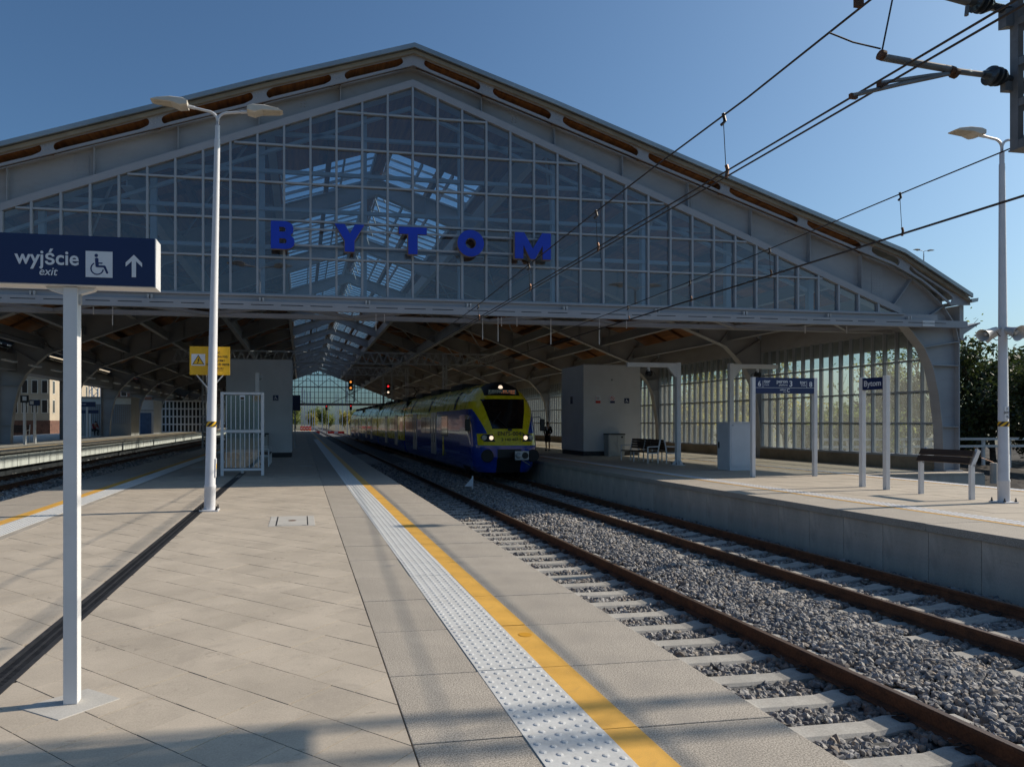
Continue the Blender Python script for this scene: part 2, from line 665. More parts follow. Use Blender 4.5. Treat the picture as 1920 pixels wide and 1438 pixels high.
def text(name, body, size, loc, mt, parent, rot=NEG_Y, bold=0.0, align='LEFT', shear=0, ext=.0015, sx=1.0, kind=None):
    cu = bpy.data.curves.new(name, 'FONT')
    cu.body = body
    cu.size = size
    cu.align_x = align
    cu.offset = bold * size
    cu.shear = shear
    cu.extrude = ext
    cu.resolution_u = 3
    t = bpy.data.objects.new('tmp', cu)
    COL.objects.link(t)
    dg = bpy.context.evaluated_depsgraph_get()
    me = bpy.data.meshes.new_from_object(t.evaluated_get(dg))
    bpy.data.objects.remove(t)
    bpy.data.curves.remove(cu)
    me.transform(Matrix.Diagonal((sx, 1, 1, 1)))
    me.transform(rot.to_4x4())
    me.transform(Matrix.Translation(Vector(loc) - (WL[parent] if parent else Vector())))
    me.materials.clear()
    me.materials.append(MATS[mt])
    for p in me.polygons:
        p.material_index = 0
    return link(name, me, parent, kind=kind)


def plate(name, outer, holes, org, rot, thick, mt, parent, bev=0):
    """flat plate with holes, filled by a 2-D curve"""
    cu = bpy.data.curves.new(name, 'CURVE')
    cu.dimensions = '2D'
    cu.fill_mode = 'BOTH'
    cu.extrude = thick / 2
    for pts in [outer] + list(holes):
        sp = cu.splines.new('POLY')
        sp.points.add(len(pts) - 1)
        for i, (a, b) in enumerate(pts):
            sp.points[i].co = (a, b, 0, 1)
        sp.use_cyclic_u = True
    t = bpy.data.objects.new('tmp', cu)
    COL.objects.link(t)
    dg = bpy.context.evaluated_depsgraph_get()
    me = bpy.data.meshes.new_from_object(t.evaluated_get(dg))
    bpy.data.objects.remove(t)
    bpy.data.curves.remove(cu)
    me.transform(rot.to_4x4())
    me.transform(Matrix.Translation(Vector(org) - (WL[parent] if parent else Vector())))
    me.materials.clear()
    me.materials.append(MATS[mt])
    for p in me.polygons:
        p.material_index = 0
    return link(name, me, parent, bevel=bev)


def circ(cx, cy, r, n=20, a0=0, a1=2 * PI):
    return [(cx + r * math.cos(a0 + (a1 - a0) * i / n), cy + r * math.sin(a0 + (a1 - a0) * i / n)) for i in range(n)]


def interp(line, x):
    for (xa, za), (xb, zb) in zip(line, line[1:]):
        if xa <= x <= xb:
            return za + (zb - za) * (x - xa) / (xb - xa)
    return line[0][1] if x < line[0][0] else line[-1][1]


def clip_poly(poly, nx, ny, c):
    """keep the side nx*x + ny*y <= c"""
    out = []
    for i, p in enumerate(poly):
        q = poly[(i + 1) % len(poly)]
        dp, dq = nx * p[0] + ny * p[1] - c, nx * q[0] + ny * q[1] - c
        if dp <= 0:
            out.append(p)
        if (dp < 0 < dq) or (dq < 0 < dp):
            t = dp / (dp - dq)
            out.append((p[0] + (q[0] - p[0]) * t, p[1] + (q[1] - p[1]) * t))
    return out

# ------------------------------------------------------------------ setting: ground, platforms
IL, IR = -6.2, 2.61          # island platform edges
RX = 10.12                   # right platform edge
YF = 20.2                    # hall front
YE = 134.2                   # hall far end
LZ, LX = .55, -11.15         # left platform height and edge
RAILZ = -.76

g = MB()
g.box(-500, 500, -80, 900, -1.6, -1.12)
struct('ground', g, 'ground')

g = MB()
g.box(2.2, RX - .02, -6, 600, -1.1, -1.0)
bedA = struct('track_bed', g, 'bed')
g = MB()
g.box(LX + .02, IL + .3, -6, 600, -.9, -.43)
bedL = struct('track_bed', g, 'bed')

# island platform body
g = MB()
g.box(IL + .12, IR - .12, -4, 144, -1.1, -.075)
isl = struct('platform', g, 'joint')
PITCH = .965
Y0S = 3.543 - 2 * PITCH
XA, XT, XY0, XY1 = .56, 1.155, 1.597, 1.798       # paver edge, tactile left, yellow left / right


def edge_run(x_in, xt0, xt1, xy0, xy1, x_out, y0, n, parent, ngeo):
    a, b = min(x_in, x_out), max(x_in, x_out)
    sl = MB().box(a + .004, b, .004, PITCH - .004, -.12, 0).build('edge_slab', 'aggregate', parent, bevel=.004)
    tp = MB()
    tp.box(min(xt0, xt1), max(xt0, xt1), .002, PITCH - .002, -.01, .004)
    nx, ny = 6, 11
    dx = (abs(xt1 - xt0)) / nx
    dy = PITCH / ny
    for i in range(nx):
        for j in range(ny):
            cx = min(xt0, xt1) + dx * (i + .5)
            cy = dy * (j + (.28 if i % 2 else .72))
            v, fs = [], []
            for (r, z) in ((.019, .004), (.0165, .0075), (.009, .0100)):
                for k in range(8):
                    t = 2 * PI * k / 8
                    v.append((cx + r * math.cos(t), cy + r * math.sin(t), z))
            for rr_ in (0, 8):
                for k in range(8):
                    k2 = (k + 1) % 8
                    fs.append((rr_ + k, rr_ + k2, rr_ + 8 + k2, rr_ + 8 + k))
            fs.append(tuple(range(16, 24)))
            tp.add(v, fs, 1)
    tpo = tp.build('tactile_panel', ['tactile', 'stud'], parent)
    ys = MB().box(min(xy0, xy1), max(xy0, xy1), .003, PITCH - .003, -.01, .0035).build('yellow_stripe', 'yellow_paint', parent)
    for o in (sl, tpo, ys):
        o.location.y = y0
    for i in range(1, n):
        for o in (sl, tpo, ys):
            c = o.copy()
            COL.objects.link(c)
            c.location.y = y0 + i * PITCH
            c.location.z = RND.uniform(-.0025, .0015)
    return sl


edge_run(XA, XT, XY0, XY0 + .002, XY1, IR, Y0S - 2 * PITCH, 72, isl, 20)
XLs = IL + (IR - XA)
edge_run(XLs, -4.30, -4.74, -4.77, -4.97, IL, Y0S + 3 * PITCH, 50, isl, 10)
g = MB()
YR = Y0S - 2 * PITCH + 72 * PITCH
g.box(XA, IR, YR, 144, -.12, -.001)
g.box(IL, XLs, Y0S + 53 * PITCH, 144, -.12, -.001)
o = g.build('edge_slab', 'aggregate', isl)
g = MB()
g.box(XY0, XY1, YR, 144, -.01, .002)
g.box(-4.97, -4.77, Y0S + 53 * PITCH, 144, -.01, .002)
g.build('yellow_stripe', 'yellow_paint', isl)

sp_ = G(985, 1190)
MB().lathe([(.055, .0036), (.05, .0046), (.0, .0047)], (sp_[0], sp_[1], 0), (0, 0, 1), 18).build('paint_spot', 'yellow_spot', isl)

# diagonal pavers of the island
DR = (-1.995, -1.815)           # drain channel
A = .372
GAP = .003
q = 1 / math.sqrt(2)
near, far = [], []
for i in range(-60, 60):
    for j in range(-60, 60):
        # rows run along (1,-1); joints across are staggered
        u0 = i * A + (A * .5 if j % 2 else 0)
        v0 = j * A
        cs = []
        for du, dv in ((GAP, GAP), (A - GAP, GAP), (A - GAP, A - GAP), (GAP, A - GAP)):
            u, v = u0 + du, v0 + dv
            cs.append(((u + v) * q - .6, (v - u) * q + 11.0))
        cy = sum(c[1] for c in cs) / 4
        if cy < 1.0 or cy > 21.5:
            continue
        for xa, xb in ((XLs + .004, DR[0] - .012), (DR[1] + .012, XA - .004)):
            p = clip_poly(cs, 1, 0, xb)
            p = clip_poly(p, -1, 0, -xa) if len(p) > 2 else p
            if len(p) > 2:
                ar = abs(sum(p[k][0] * p[(k + 1) % len(p)][1] - p[(k + 1) % len(p)][0] * p[k][1] for k in range(len(p)))) / 2
                if ar > .003:
                    # seen size in the photo, used to choose which are built singly
                    x = sum(c[0] for c in p) / len(p)
                    d = x * sT + cy * cT
                    sx = CX + FPX * (x * cT - cy * sT) / max(d, .1)
                    vis = -60 < sx < 1980 and d > 3.2
                    (near if vis else far).append((d, p))
near.sort(key=lambda t: t[0])
far += near[300:]
near = near[:300]
for d, p in near:
    dz = RND.uniform(-.003, .0005)
    b = MB().prism(p, (0, 0, -.06 + dz), (1, 0, 0), (0, 1, 0), (0, 0, .06))
    b.build('paving_slab', 'paver', isl)
b = MB()
for d, p in far:
    b.prism(p, (0, 0, -.06 + RND.uniform(-.003, .0005)), (1, 0, 0), (0, 1, 0), (0, 0, .06))
b.build('paving_slab', 'paver', isl, kind='stuff')
g = MB()
yy = 21.6
while yy < 143:
    for x0 in np.arange(XLs + .01, XA - .3, .545):
        g.box(x0, min(x0 + .54, XA - .005), yy, yy + .985, -.06, RND.uniform(-.003, 0))
    yy += .99
g.build('paving_slab', 'paver', isl, kind='stuff')

# slotted drain channel
dr = thing('drain_channel', 'long dark slotted iron drain channel set into the diagonal paving', 'drain', (-1.9, 4, 0))
g = MB()
g.box(DR[0] - .01, DR[0] + .022, 1.5, 24, -.05, .001)
g.box(DR[1] - .022, DR[1] + .01, 1.5, 24, -.05, .001)
g.build('channel_edge', 'drain_iron', dr)
MB().box(DR[0] + .022, DR[1] - .022, 1.5, 24, -.07, -.05).build('channel_floor', 'black', dr)
bars = MB()
y = 0.0
for k in range(20):
    bars.box(DR[0] + .024, DR[1] - .024, y, y + .013, -.02, -.002)
    y += .025
bars.box(DR[0] + .022, DR[0] + .034, 0, .5, -.02, -.001)
bars.box(DR[1] - .034, DR[1] - .022, 0, .5, -.02, -.001)
bars.box(-1.915, -1.895, 0, .5, -.02, -.001)
gr = bars.build('grate', 'drain_iron', None)
gr.parent = dr
gr.location = (-WL[dr].x, 1.5 - WL[dr].y, 0)
for k in range(1, 45):
    share(gr, 'grate', dr, (0, k * .5, 0))

# inspection cover
x0, y0 = G(502.6, 987)
x1, y1 = G(589.5, 966.5)
x1 = .22
mh = thing('inspection_cover', 'pale concrete inspection cover with two dark lifting slots in the platform', 'manhole cover', ((x0 + x1) / 2, (y0 + y1) / 2, 0))
MB().box(x0, x1, y0, y1, -.05, .003).build('cover_frame', 'white_slab', mh, bevel=.004)
ix0, ix1, iy0, iy1 = x0 + .11, x1 - .11, y0 + .06, y1 - .1
MB().box(ix0 + .02, ix1 - .02, iy0, iy1, 0, .007).build('lid', 'white_slab', mh, bevel=.003)
for xx in (ix0, ix1 - .02):
    g = MB().box(xx, xx + .02, iy0, iy1, 0, .0045)
    sg = 1 if xx == ix0 else -1
    g.box(min(xx, xx + sg * .08), max(xx + .02, xx + .02 + sg * .08), iy0 - .02, iy0, 0, .0046)
    g.box(min(xx, xx + sg * .08), max(xx + .02, xx + .02 + sg * .08), iy1, iy1 + .02, 0, .0046)
    g.build('lifting_slot', 'black', mh)
MB().lathe([(.07, 0), (.07, .0085), (.0, .0086)], ((ix0 + ix1) / 2, (iy0 + iy1) / 2, 0)).build('lid_plug', 'rust', mh)
for cpx in ((372, 876), (573, 873)):
    cx_, cy_ = G(*cpx)
    o = MB().box(cx_ - .22, cx_ + .22, cy_ - .3, cy_ + .3, -.02, .006).build('inspection_cover', 'white_slab', None, bevel=.003)
    tag(o, 'small pale cover plate in the shaded paving ' + ('left of the white lamp post' if cpx[0] < 400 else 'in front of the grey lift shaft'), 'manhole cover')

# ------------------------------------------------------------------ right platform
g = MB()
g.box(RX + .1, 17.6, -4, YF - .6, -1.1, -.075)
g.box(RX + .1, 22.2, YF - .6, 144, -1.1, -.075)
rp = struct('platform', g, 'concrete')
PW = .907
pan = MB()
pan.box(RX, RX + .14, .004, PW - .004, -1.0, -.135)
pan = pan.build('wall_panel', 'concrete', rp, bevel=.006)
mk = MB().box(RX - .004, RX + .01, .36, .62, -.42, -.415)
mk.box(RX - .004, RX + .01, .36, .62, -.365, -.36)
mk.box(RX - .004, RX + .01, .36, .365, -.415, -.365)
mk.box(RX - .004, RX + .01, .615, .62, -.415, -.365)
mko = mk.build('cast_mark', 'concrete', pan)
cop = MB().box(RX - .06, 11.24, .003, PW * 2 - .003, -.13, 0).build('edge_slab', 'aggregate', rp, bevel=.008)
npan = 60
yb = 8.99 - 9 * PW
for o in (pan,):
    o.location.y = yb
for i in range(1, npan):
    c = pan.copy()
    COL.objects.link(c)
    c.location.y = yb + i * PW
    if i < 32:
        d = mko.copy()
        COL.objects.link(d)
        d.parent = c
        d.location.z = RND.uniform(-.03, .04)
cop.location.y = yb
for i in range(1, 30):
    c = cop.copy()
    COL.objects.link(c)
    c.location.y = yb + i * PW * 2
    c.location.z = RND.uniform(-.003, .002)
YR2 = yb + 60 * PW
g = MB()
g.box(RX, RX + .14, YR2, 144, -1.0, -.135)
g.build('wall_panel', 'concrete', rp)
MB().box(RX - .06, 11.24, YR2, 144, -.13, 0).build('edge_slab', 'aggregate', rp)
# bolt holes along the coping
# paving slabs between the stripes
g = MB()
for (x0, x1, ya, ybb) in ((11.82 + .03, 17.1, -3, YF - .65), (11.85, 17.1, YF - .65, 60), (17.5, 22.15, YF - .62, 60)):
    y = ya
    while y < ybb:
        x = x0
        while x < x1 - .05:
            xe = min(x + .60, x1)
            g.box(x + .003, xe - .003, y + .003, min(y + .60, ybb) - .003, -.075, RND.uniform(-.003, .001))
            x += .60
        y += .60
for (x0, x1) in ((11.85, 17.1), (17.5, 22.15)):
    g.box(x0, x1, 60, 144, -.075, 0)
g.build('paving_slab', 'paver', rp, kind='stuff')
g = MB()
g.box(17.1, 17.58, -3, YF - .65, -.075, .0)
g.build('edge_slab', 'aggregate', rp)


def stripes(xy, xt0, xt1, y0, y1, parent):
    MB().box(xy - .05, xy + .05, y0, y1, -.02, .004).build('yellow_stripe', 'yellow_paint', parent)
    t = MB()
    t.box(xt0, xt1, y0, y1, -.07, .003)
    t.build('tactile_panel', 'aggregate', parent)
    t = MB()
    y = y0
    k = 0
    while y < min(y1, 46):
        n = 4
        for i in range(n):
            x = xt0 + (xt1 - xt0) * (i + .5) / n
            yy_ = y + .03 * i
            r, h = .036, .008
            t.add([(x - r, yy_ - r, .003), (x + r, yy_ - r, .003), (x + r, yy_ + r, .003), (x - r, yy_ + r, .003),
                   (x - r * .6, yy_ - r * .6, h), (x + r * .6, yy_ - r * .6, h), (x + r * .6, yy_ + r * .6, h), (x - r * .6, yy_ + r * .6, h)],
                  [(4, 5, 6, 7), (0, 1, 5, 4), (1, 2, 6, 5), (2, 3, 7, 6), (3, 0, 4, 7)])
        y += .125
    t.build('tactile_stud', 'sign_white', parent, kind='stuff')


MB().box(11.24, 11.3, -3, 144, -.07, .0).build('edge_strip', 'aggregate', rp)
stripes(11.33, 11.40, 11.84, 6, 60, rp)
stripes(17.05, 17.12, 17.5, 9, 60, rp)

# dark soil falling away on the far side of the right platform
bm = bmesh.new()
gx, gy = 40, 30
vs = {}
for i in range(gx + 1):
    for j in range(gy + 1):
        x = 17.5 + i * 1.6
        y = -6 + j * 2.0
        z = -.06 - .55 * min(1, (x - 17.5) / 3) + .18 * math.sin(x * 1.3 + y * .7) * min(1, (x - 17.5) / 2) + RND.uniform(-.06, .06) * (i > 0)
        if y > YF - 3 and x < 22.4:
            z = min(z, -.16)
        vs[i, j] = bm.verts.new((x, y, z))
for i in range(gx):
    for j in range(gy):
        bm.faces.new((vs[i, j], vs[i + 1, j], vs[i + 1, j + 1], vs[i, j + 1]))
me = bpy.data.meshes.new('soil_bank')
bm.to_mesh(me)
bm.free()
me.materials.append(MATS['soil'])
o = link('soil_bank', me)
o['kind'] = 'structure'

# ------------------------------------------------------------------ left platform
g = MB()
g.box(-24, LX - .35, -4, 150, -1.1, LZ - .08)
lp = struct('platform', g, 'plinth_dark')
g = MB()
g.box(-24, LX - 1.0, -4, 150, LZ - .08, LZ)
g.build('paving_slab', 'paver', lp)
sl = MB().box(LX - 1.0, LX, .004, 1.196, LZ - .1, LZ + .001).build('edge_slab', 'aggregate', lp, bevel=.006)
pn = MB().box(LX - .18, LX - .12, .02, 1.18, -.11, LZ - .17).build('wall_panel', 'panel_white', lp, bevel=.004)
for o in (sl, pn):
    o.location.y = 16
for i in range(1, 90):
    for o in (sl, pn):
        c = o.copy()
        COL.objects.link(c)
        c.location.y = 16 + i * 1.2
MB().box(LX - .95, LX - .85, 14, 140, LZ, LZ + .006).build('yellow_stripe', 'yellow_paint', lp)

# ------------------------------------------------------------------ tracks
RAILP = [(-.075, 0), (.075, 0), (.07, .015), (.012, .035), (.011, .125), (.036, .135), (.036, .165), (.03, .172), (-.03, .172), (-.036, .165), (-.036, .135), (-.011, .125), (-.012, .035), (-.07, .015)]


def track(label, xc, zr, y0, y1, ns, ys0):
    t = thing('railway_track', label, 'railway track', (xc, y0, zr - .172), 'railway tracks')
    for sx in (-1, 1):
        x = xc + sx * .7525
        rl = MB()
        ya = y0
        while ya < y1:
            yb_ = min(ya + 30, y1)
            rl.prism(RAILP, (x, ya, zr - .172), (1, 0, 0), (0, 0, 1), (0, yb_ - ya, 0))
            rl.box(x - .03, x + .03, ya, yb_, zr - .002, zr + .0015, 1)
            ya = yb_
        rl.build('rail', ['rust', 'rail_top'], t)
    zt = zr - .172
    sec = [(-1.3, -.20), (1.3, -.20), (1.3, -.035), (1.06, -.03), (.95, .0), (.55, .0), (.35, -.035), (-.35, -.035), (-.55, .0), (-.95, .0), (-1.06, -.03), (-1.3, -.035)]
    s0 = MB()
    n = len(sec)
    v = []
    for dy, k in ((-.125, 1), (-.10, 1), (.10, 1), (.125, 1)):
        for a, b in sec:
            bb = b if abs(dy) < .11 else b - .028
            v.append((xc + a, ys0 + dy, zt + bb))
    fs = []
    for r in range(3):
        for i in range(n):
            fs.append((r * n + i, r * n + (i + 1) % n, (r + 1) * n + (i + 1) % n, (r + 1) * n + i))
    fs += [tuple(range(n - 1, -1, -1)), tuple(range(3 * n, 4 * n))]
    s0.add(v, fs)
    so = s0.build('sleeper', 'sleeper', t)
    cl = MB()
    for sx in (-1, 1):
        for e in (-1, 1):
            x = xc + sx * .7525 + e * .115
            cl.tube([(x + e * .02, ys0 - .06, zt + .012), (x - e * .03, ys0 - .055, zt + .035), (x - e * .035, ys0, zt + .05), (x + e * .03, ys0 + .0, zt + .05), (x + e * .035, ys0 + .055, zt + .03), (x - e * .03, ys0 + .06, zt + .035)], .009, 6)
            cl.box(x - .04, x + .04, ys0 - .05, ys0 + .05, zt, zt + .014)
    clo = cl.build('rail_clip', 'clip', t, kind='stuff')
    for i in range(1, ns):
        dx = RND.uniform(-.012, .012)
        share(so, 'sleeper', t, (dx, i * .6, 0))
        if i < 34:
            share(clo, 'rail_clip', t, (0, i * .6, 0))
    return t


TA, TB, TL = 4.5, 8.53, -9.5
track('rusty track beside the tactile platform edge, empty of trains', TA, RAILZ, -4, 330, 90, 4.10 - .6)
track('rusty track under the blue and yellow train', TB, RAILZ, -4, 330, 90, 4.35 - .6)
track('shaded track beside the white panelled left platform', TL, LZ - .76, -4, 330, 60, 12)

# ballast stones
ico = bmesh.new()
bmesh.ops.create_icosphere(ico, subdivisions=1, radius=1)
iv = np.array([v.co[:] for v in ico.verts])
ifc = np.array([[v.index for v in f.verts] for f in ico.faces])
ico.free()
rs = np.random.RandomState(3)


def ballast(name, boxes, zfun):
    vs, fs = [], []
    off = 0
    for (x0, x1, y0, y1, dens, r) in boxes:
        n = int((x1 - x0) * (y1 - y0) * dens)
        px = rs.uniform(x0, x1, n)
        py = rs.uniform(y0, y1, n)
        pz = zfun(px, py) + rs.uniform(-.012, .022, n)
        sc = r * rs.uniform(.65, 1.35, (n, 1)) * np.stack([rs.uniform(.8, 1.3, n), rs.uniform(.7, 1.1, n), rs.uniform(.5, .85, n)], 1)
        # random rotations
        qs = rs.normal(size=(n, 4))
        qs /= np.linalg.norm(qs, axis=1)[:, None]
        w, x, y, z = qs.T
        Rm = np.stack([1 - 2 * (y * y + z * z), 2 * (x * y - z * w), 2 * (x * z + y * w), 2 * (x * y + z * w), 1 - 2 * (x * x + z * z), 2 * (y * z - x * w), 2 * (x * z - y * w), 2 * (y * z + x * w), 1 - 2 * (x * x + y * y)], 1).reshape(n, 3, 3)
        jit = 1 + rs.uniform(-.33, .28, (n, 12, 1))
        P = iv[None] * jit * sc[:, None, :]
        P = np.einsum('nij,nkj->nki', Rm, P) + np.stack([px, py, pz], 1)[:, None, :]
        vs.append(P.reshape(-1, 3))
        fs.append((ifc[None] + (np.arange(n) * 12)[:, None, None]).reshape(-1, 3) + off)
        off += n * 12
    V = np.concatenate(vs)
    Fc = np.concatenate(fs)
    me = bpy.data.meshes.new(name)
    me.vertices.add(len(V))
    me.vertices.foreach_set('co', V.astype(np.float32).ravel())
    me.loops.add(len(Fc) * 3)
    me.loops.foreach_set('vertex_index', Fc.astype(np.int32).ravel())
    me.polygons.add(len(Fc))
    me.polygons.foreach_set('loop_start', np.arange(0, len(Fc) * 3, 3, dtype=np.int32))
    me.update(calc_edges=True)
    me.shade_flat()
    me.materials.append(MATS['stones'])
    o = link(name, me)
    o['kind'] = 'stuff'
    return o


def zb(px, py):
    z = np.full(px.shape, -.972)
    mid = np.exp(-((px - 6.55) / .5) ** 2)
    z += .075 * mid + .02 * np.sin(px * 7.1 + py * 1.3) * np.sin(py * 3.7)
    z -= .035 * (np.abs(px - TA) < .55) + .035 * (np.abs(px - TB) < .55)
    z += .012 * (px < 3.4)
    for xc, y0 in ((TA, 3.5), (TB, 3.75)):
        on = (np.abs(px - xc) < 1.33) & (np.abs(((py - y0 + .3) % .6) - .3) < .158)
        z = np.where(on & (rs.uniform(0, 1, px.shape) > .02), -1.12, z)
    return z


ballast('gravel_ballast', [(2.55, RX - .02, 3.6, 10, 820, .036), (2.55, RX - .02, 10, 16, 520, .037), (2.55, RX - .02, 16, 26, 260, .050), (2.55, RX - .02, 26, 44, 110, .07)], zb)
ballast('gravel_ballast', [(LX + .1, IL, 14, 26, 110, .055), (LX + .1, IL, 26, 50, 50, .075)], lambda a, b: np.full(a.shape, -.41))

# ------------------------------------------------------------------ station hall
RXC = F(773.7, 300, YF)[0]                       # ridge line


def half(pts):
    return [(F(a, b, YF)[0] - RXC, F(a, b, YF)[1]) for a, b in pts]


def full(hf, close=True):
    r = [(max(u, 0), z) for u, z in hf]
    return [(RXC - u, z) for u, z in reversed(r)][:len(r) - (1 if r[0][0] < .05 else 0)] + [(RXC + u, z) for u, z in r]


YQ = YF - .37
rt = [(F(a, b, YQ)[0] - RXC, F(a, b, YQ)[1]) for a, b in [(773.7, 81), (1040, 188), (1480, 377), (1698, 468), (1824, 551)]]
rb = half([(773.7, 125), (1040, 235), (1497, 425), (1590, 464), (1680, 501), (1715, 522), (1743, 543), (1774, 574), (1795, 607), (1803, 640)])
bb = half([(773.7, 164.5), (1050, 292), (1380, 444), (1534, 517), (1688, 590)])
inn = half([(1711, 616), (1738, 651), (1755, 690), (1765, 740), (1772, 800)])
rt[0], rb[0], bb[0] = (0, rt[0][1]), (0, rb[0][1]), (0, bb[0][1])
UO = rb[-1][0]                                   # outer face of the columns
UI = inn[-1][0] + .06
inn = inn + [(UI, 0)]
rb = rb + [(UO, 0)]
TOP, RBT, BBT = full(rt), full(rb[:-1]), full(bb)
ZB0 = 5.26                                       # glass starts above this
hall = thing('station_hall', 'great grey arched station hall with a glazed gable and wooden roof', 'train hall', (RXC, YF, 0))
BAY = 9.5
NB = 12

# ribs
outer_line = rb                                  # right half, top centre -> outer foot
inner_line = bb + inn
poly = [(RXC + u, z) for u, z in inner_line] + [(RXC + u, z) for u, z in reversed(outer_line)]
polyL = [(2 * RXC - x, z) for x, z in poly]


def rib_mesh(name):
    g = MB()
    for P in (poly, polyL):
        g.prism(P, (0, -.02, 0), (1, 0, 0), (0, 0, 1), (0, .04, 0))
    for sg in (1, -1):
        for line, w in ((inner_line, .36), (outer_line, .36)):
            for (ua, za), (ub, zb_) in zip(line, line[1:]):
                a, b = Vector((RXC + sg * ua, 0, za)), Vector((RXC + sg * ub, 0, zb_))
                g.bar(a, b, w, .035, up=(sg * (zb_ - za), 0, -(ub - ua)) if abs(ub - ua) > 1e-3 else (1, 0, 0))
        # stiffeners across the web
        for u in (2.1, 4.4, 6.6, 8.8, 11.0, 13.1, 15.0):
            zt, zl = interp(rb, u), interp(inner_line[:len(bb) + 2], u)
            for e in (-.1, .1):
                g.box(RXC + sg * u - .012, RXC + sg * u + .012, e - .08, e + .08, zl, zt)
        for (pa, pb) in (((bb[-1][0] - .3, bb[-1][1] + .15), (rb[5][0], rb[5][1])), ((inn[0][0], inn[0][1]), (rb[7][0], rb[7][1])), ((inn[1][0], inn[1][1]), (rb[9][0], rb[9][1])), ((inn[2][0], inn[2][1] + .1), (UO, inn[2][1] + .1)), ((inn[4][0], inn[4][1]), (UO, inn[4][1]))):
            for e in (-.1, .1):
                g.bar((RXC + sg * pa[0], e, pa[1]), (RXC + sg * pb[0], e, pb[1]), .16, .03, up=(0, 0, 1) if abs(pb[0] - pa[0]) > .3 else (1, 0, 0))
        # foot plate
        g.box(RXC + sg * ((UI + UO) / 2) - .34, RXC + sg * ((UI + UO) / 2) + .34, -.28, .28, 0, .04)
    # crown hinge
    g.box(RXC - .10, RXC + .10, -.2, .2, rb[0][1] - .05, rb[0][1] + .3)
    return g.build(name, 'steel_grey', hall)


rib = rib_mesh('rib')
# meshes are local to the hall's origin: move them along the hall
rib.location.y = YF + .26
for i in range(1, NB + 1):
    c = rib.copy()
    COL.objects.link(c)
    c.location.y = YF + .26 + i * BAY if i < NB else YE - .3
# rivets on the front rib
g = MB()
for sg in (1, -1):
    for (u, cols) in ((3.1, 2), (9.05, 3), (12.3, 2), (15.6, 3)):
        zt, zl = interp(rb, u) - .12, interp(inner_line[:len(bb) + 2], u) + .30
        nrow = max(3, int((zt - zl) / .095)) if cols == 3 else 3
        for k in range(nrow):
            for cc in range(cols):
                z = (zt if cols == 2 else zl) - (0 if cols == 2 else -1) * k * .095 - (k * .09 if cols == 2 else 0)
                x = RXC + sg * (u + cc * .11)
                g.lathe([(.024, 0), (.02, -.014), (.008, -.02)], (x, YF + .24, z), (0, 1, 0), 6)
        if cols == 3:
            g.box(RXC + sg * (u + .11) - .2, RXC + sg * (u + .11) + .2, YF + .228, YF + .242, zl - .1, zt)
g.build('rivet', 'steel_grey', hall, kind='stuff')

# glazed gable ---------------------------------------------------------------
def gable(yg, full_detail):
    gz = MB()
    gz.strip(BBT, 0, .21, yg - .06, yg + .16)
    o = gz.build('gable_frame', 'frame_grey', hall)
    sp = .7445 * YF / 20.35
    nM = 21
    rows = [ZB0 + 1.062 * k for k in range(7)]
    top = lambda x: interp(BBT, x)
    if full_detail:
        for n in range(-nM, nM + 1):
            x = RXC + n * sp
            zt = top(x)
            if zt > ZB0 + .05:
                MB().box(x - .03, x + .03, yg - .05, yg + .09, ZB0 - .02, zt + .01).build('mullion', 'alu', o)
        for k, z in enumerate(rows):
            xs = [x for x in np.linspace(RXC - 16.4, RXC + 16.4, 800) if top(x) > z + .02]
            if xs:
                MB().box(xs[0], xs[-1], yg - .045, yg + .07, z - .026, z + .026).build('transom', 'alu', o)
        for n in range(-nM - 1, nM + 1):
            xa, xb = RXC + n * sp, RXC + (n + 1) * sp
            for k in range(7):
                za, zb_ = rows[k], (rows[k + 1] if k < 6 else 12)
                p = [(xa, za), (xb, za), (xb, zb_), (xa, zb_)]
                for (x1, z1), (x2, z2) in zip(BBT, BBT[1:]):
                    if x2 > xa and x1 < xb:
                        nx, nz = -(z2 - z1), (x2 - x1)
                        p = clip_poly(p, nx, nz, nx * x1 + nz * z1)
                        if len(p) < 3:
                            break
                if len(p) > 2:
                    ar = abs(sum(p[i][0] * p[(i + 1) % len(p)][1] - p[(i + 1) % len(p)][0] * p[i][1] for i in range(len(p)))) / 2
                    if ar > .004:
                        q_ = MB()
                        q_.add([(a, yg + .03, b) for a, b in p], [tuple(range(len(p)))])
                        q_.build('glass_pane', 'glass_gable', o)
    else:
        gb = MB()
        for n in range(-nM, nM + 1):
            x = RXC + n * sp
            if top(x) > ZB0 + .1:
                gb.box(x - .05, x + .05, yg - .05, yg + .09, ZB0, top(x))
        for z in rows:
            xs = [x for x in np.linspace(RXC - 16.4, RXC + 16.4, 400) if top(x) > z + .02]
            if xs:
                gb.box(xs[0], xs[-1], yg - .04, yg + .06, z - .04, z + .04)
        # diagonal bracing seen against the light
        for sg in (1, -1):
            gb.bar((RXC + sg * 2, yg - .3, 10), (RXC + sg * 8, yg - .3, 5.3), .1)
            gb.bar((RXC + sg * 9, yg - .3, 8.5), (RXC + sg * 2.5, yg - .3, 5.3), .1)
            gb.bar((RXC + sg * 2, yg - .3, 10), (RXC, yg - .3, 8.4), .1)
        gb.bar((RXC - 8, yg - .3, 8.3), (RXC + 8, yg - .3, 8.3), .14)
        gb.build('glazing_bar', 'steel_grey', o, kind='stuff')
        q_ = MB()
        v = [(a, yg, b) for a, b in BBT if b > ZB0]
        q_.add([(RXC - 16, yg, ZB0)] + v + [(RXC + 16, yg, ZB0)], [tuple(range(len(v) + 2))])
        q_.build('glass_pane', 'glass_roof', o)
    return o


gable(YF, True)
gable(YE, False)
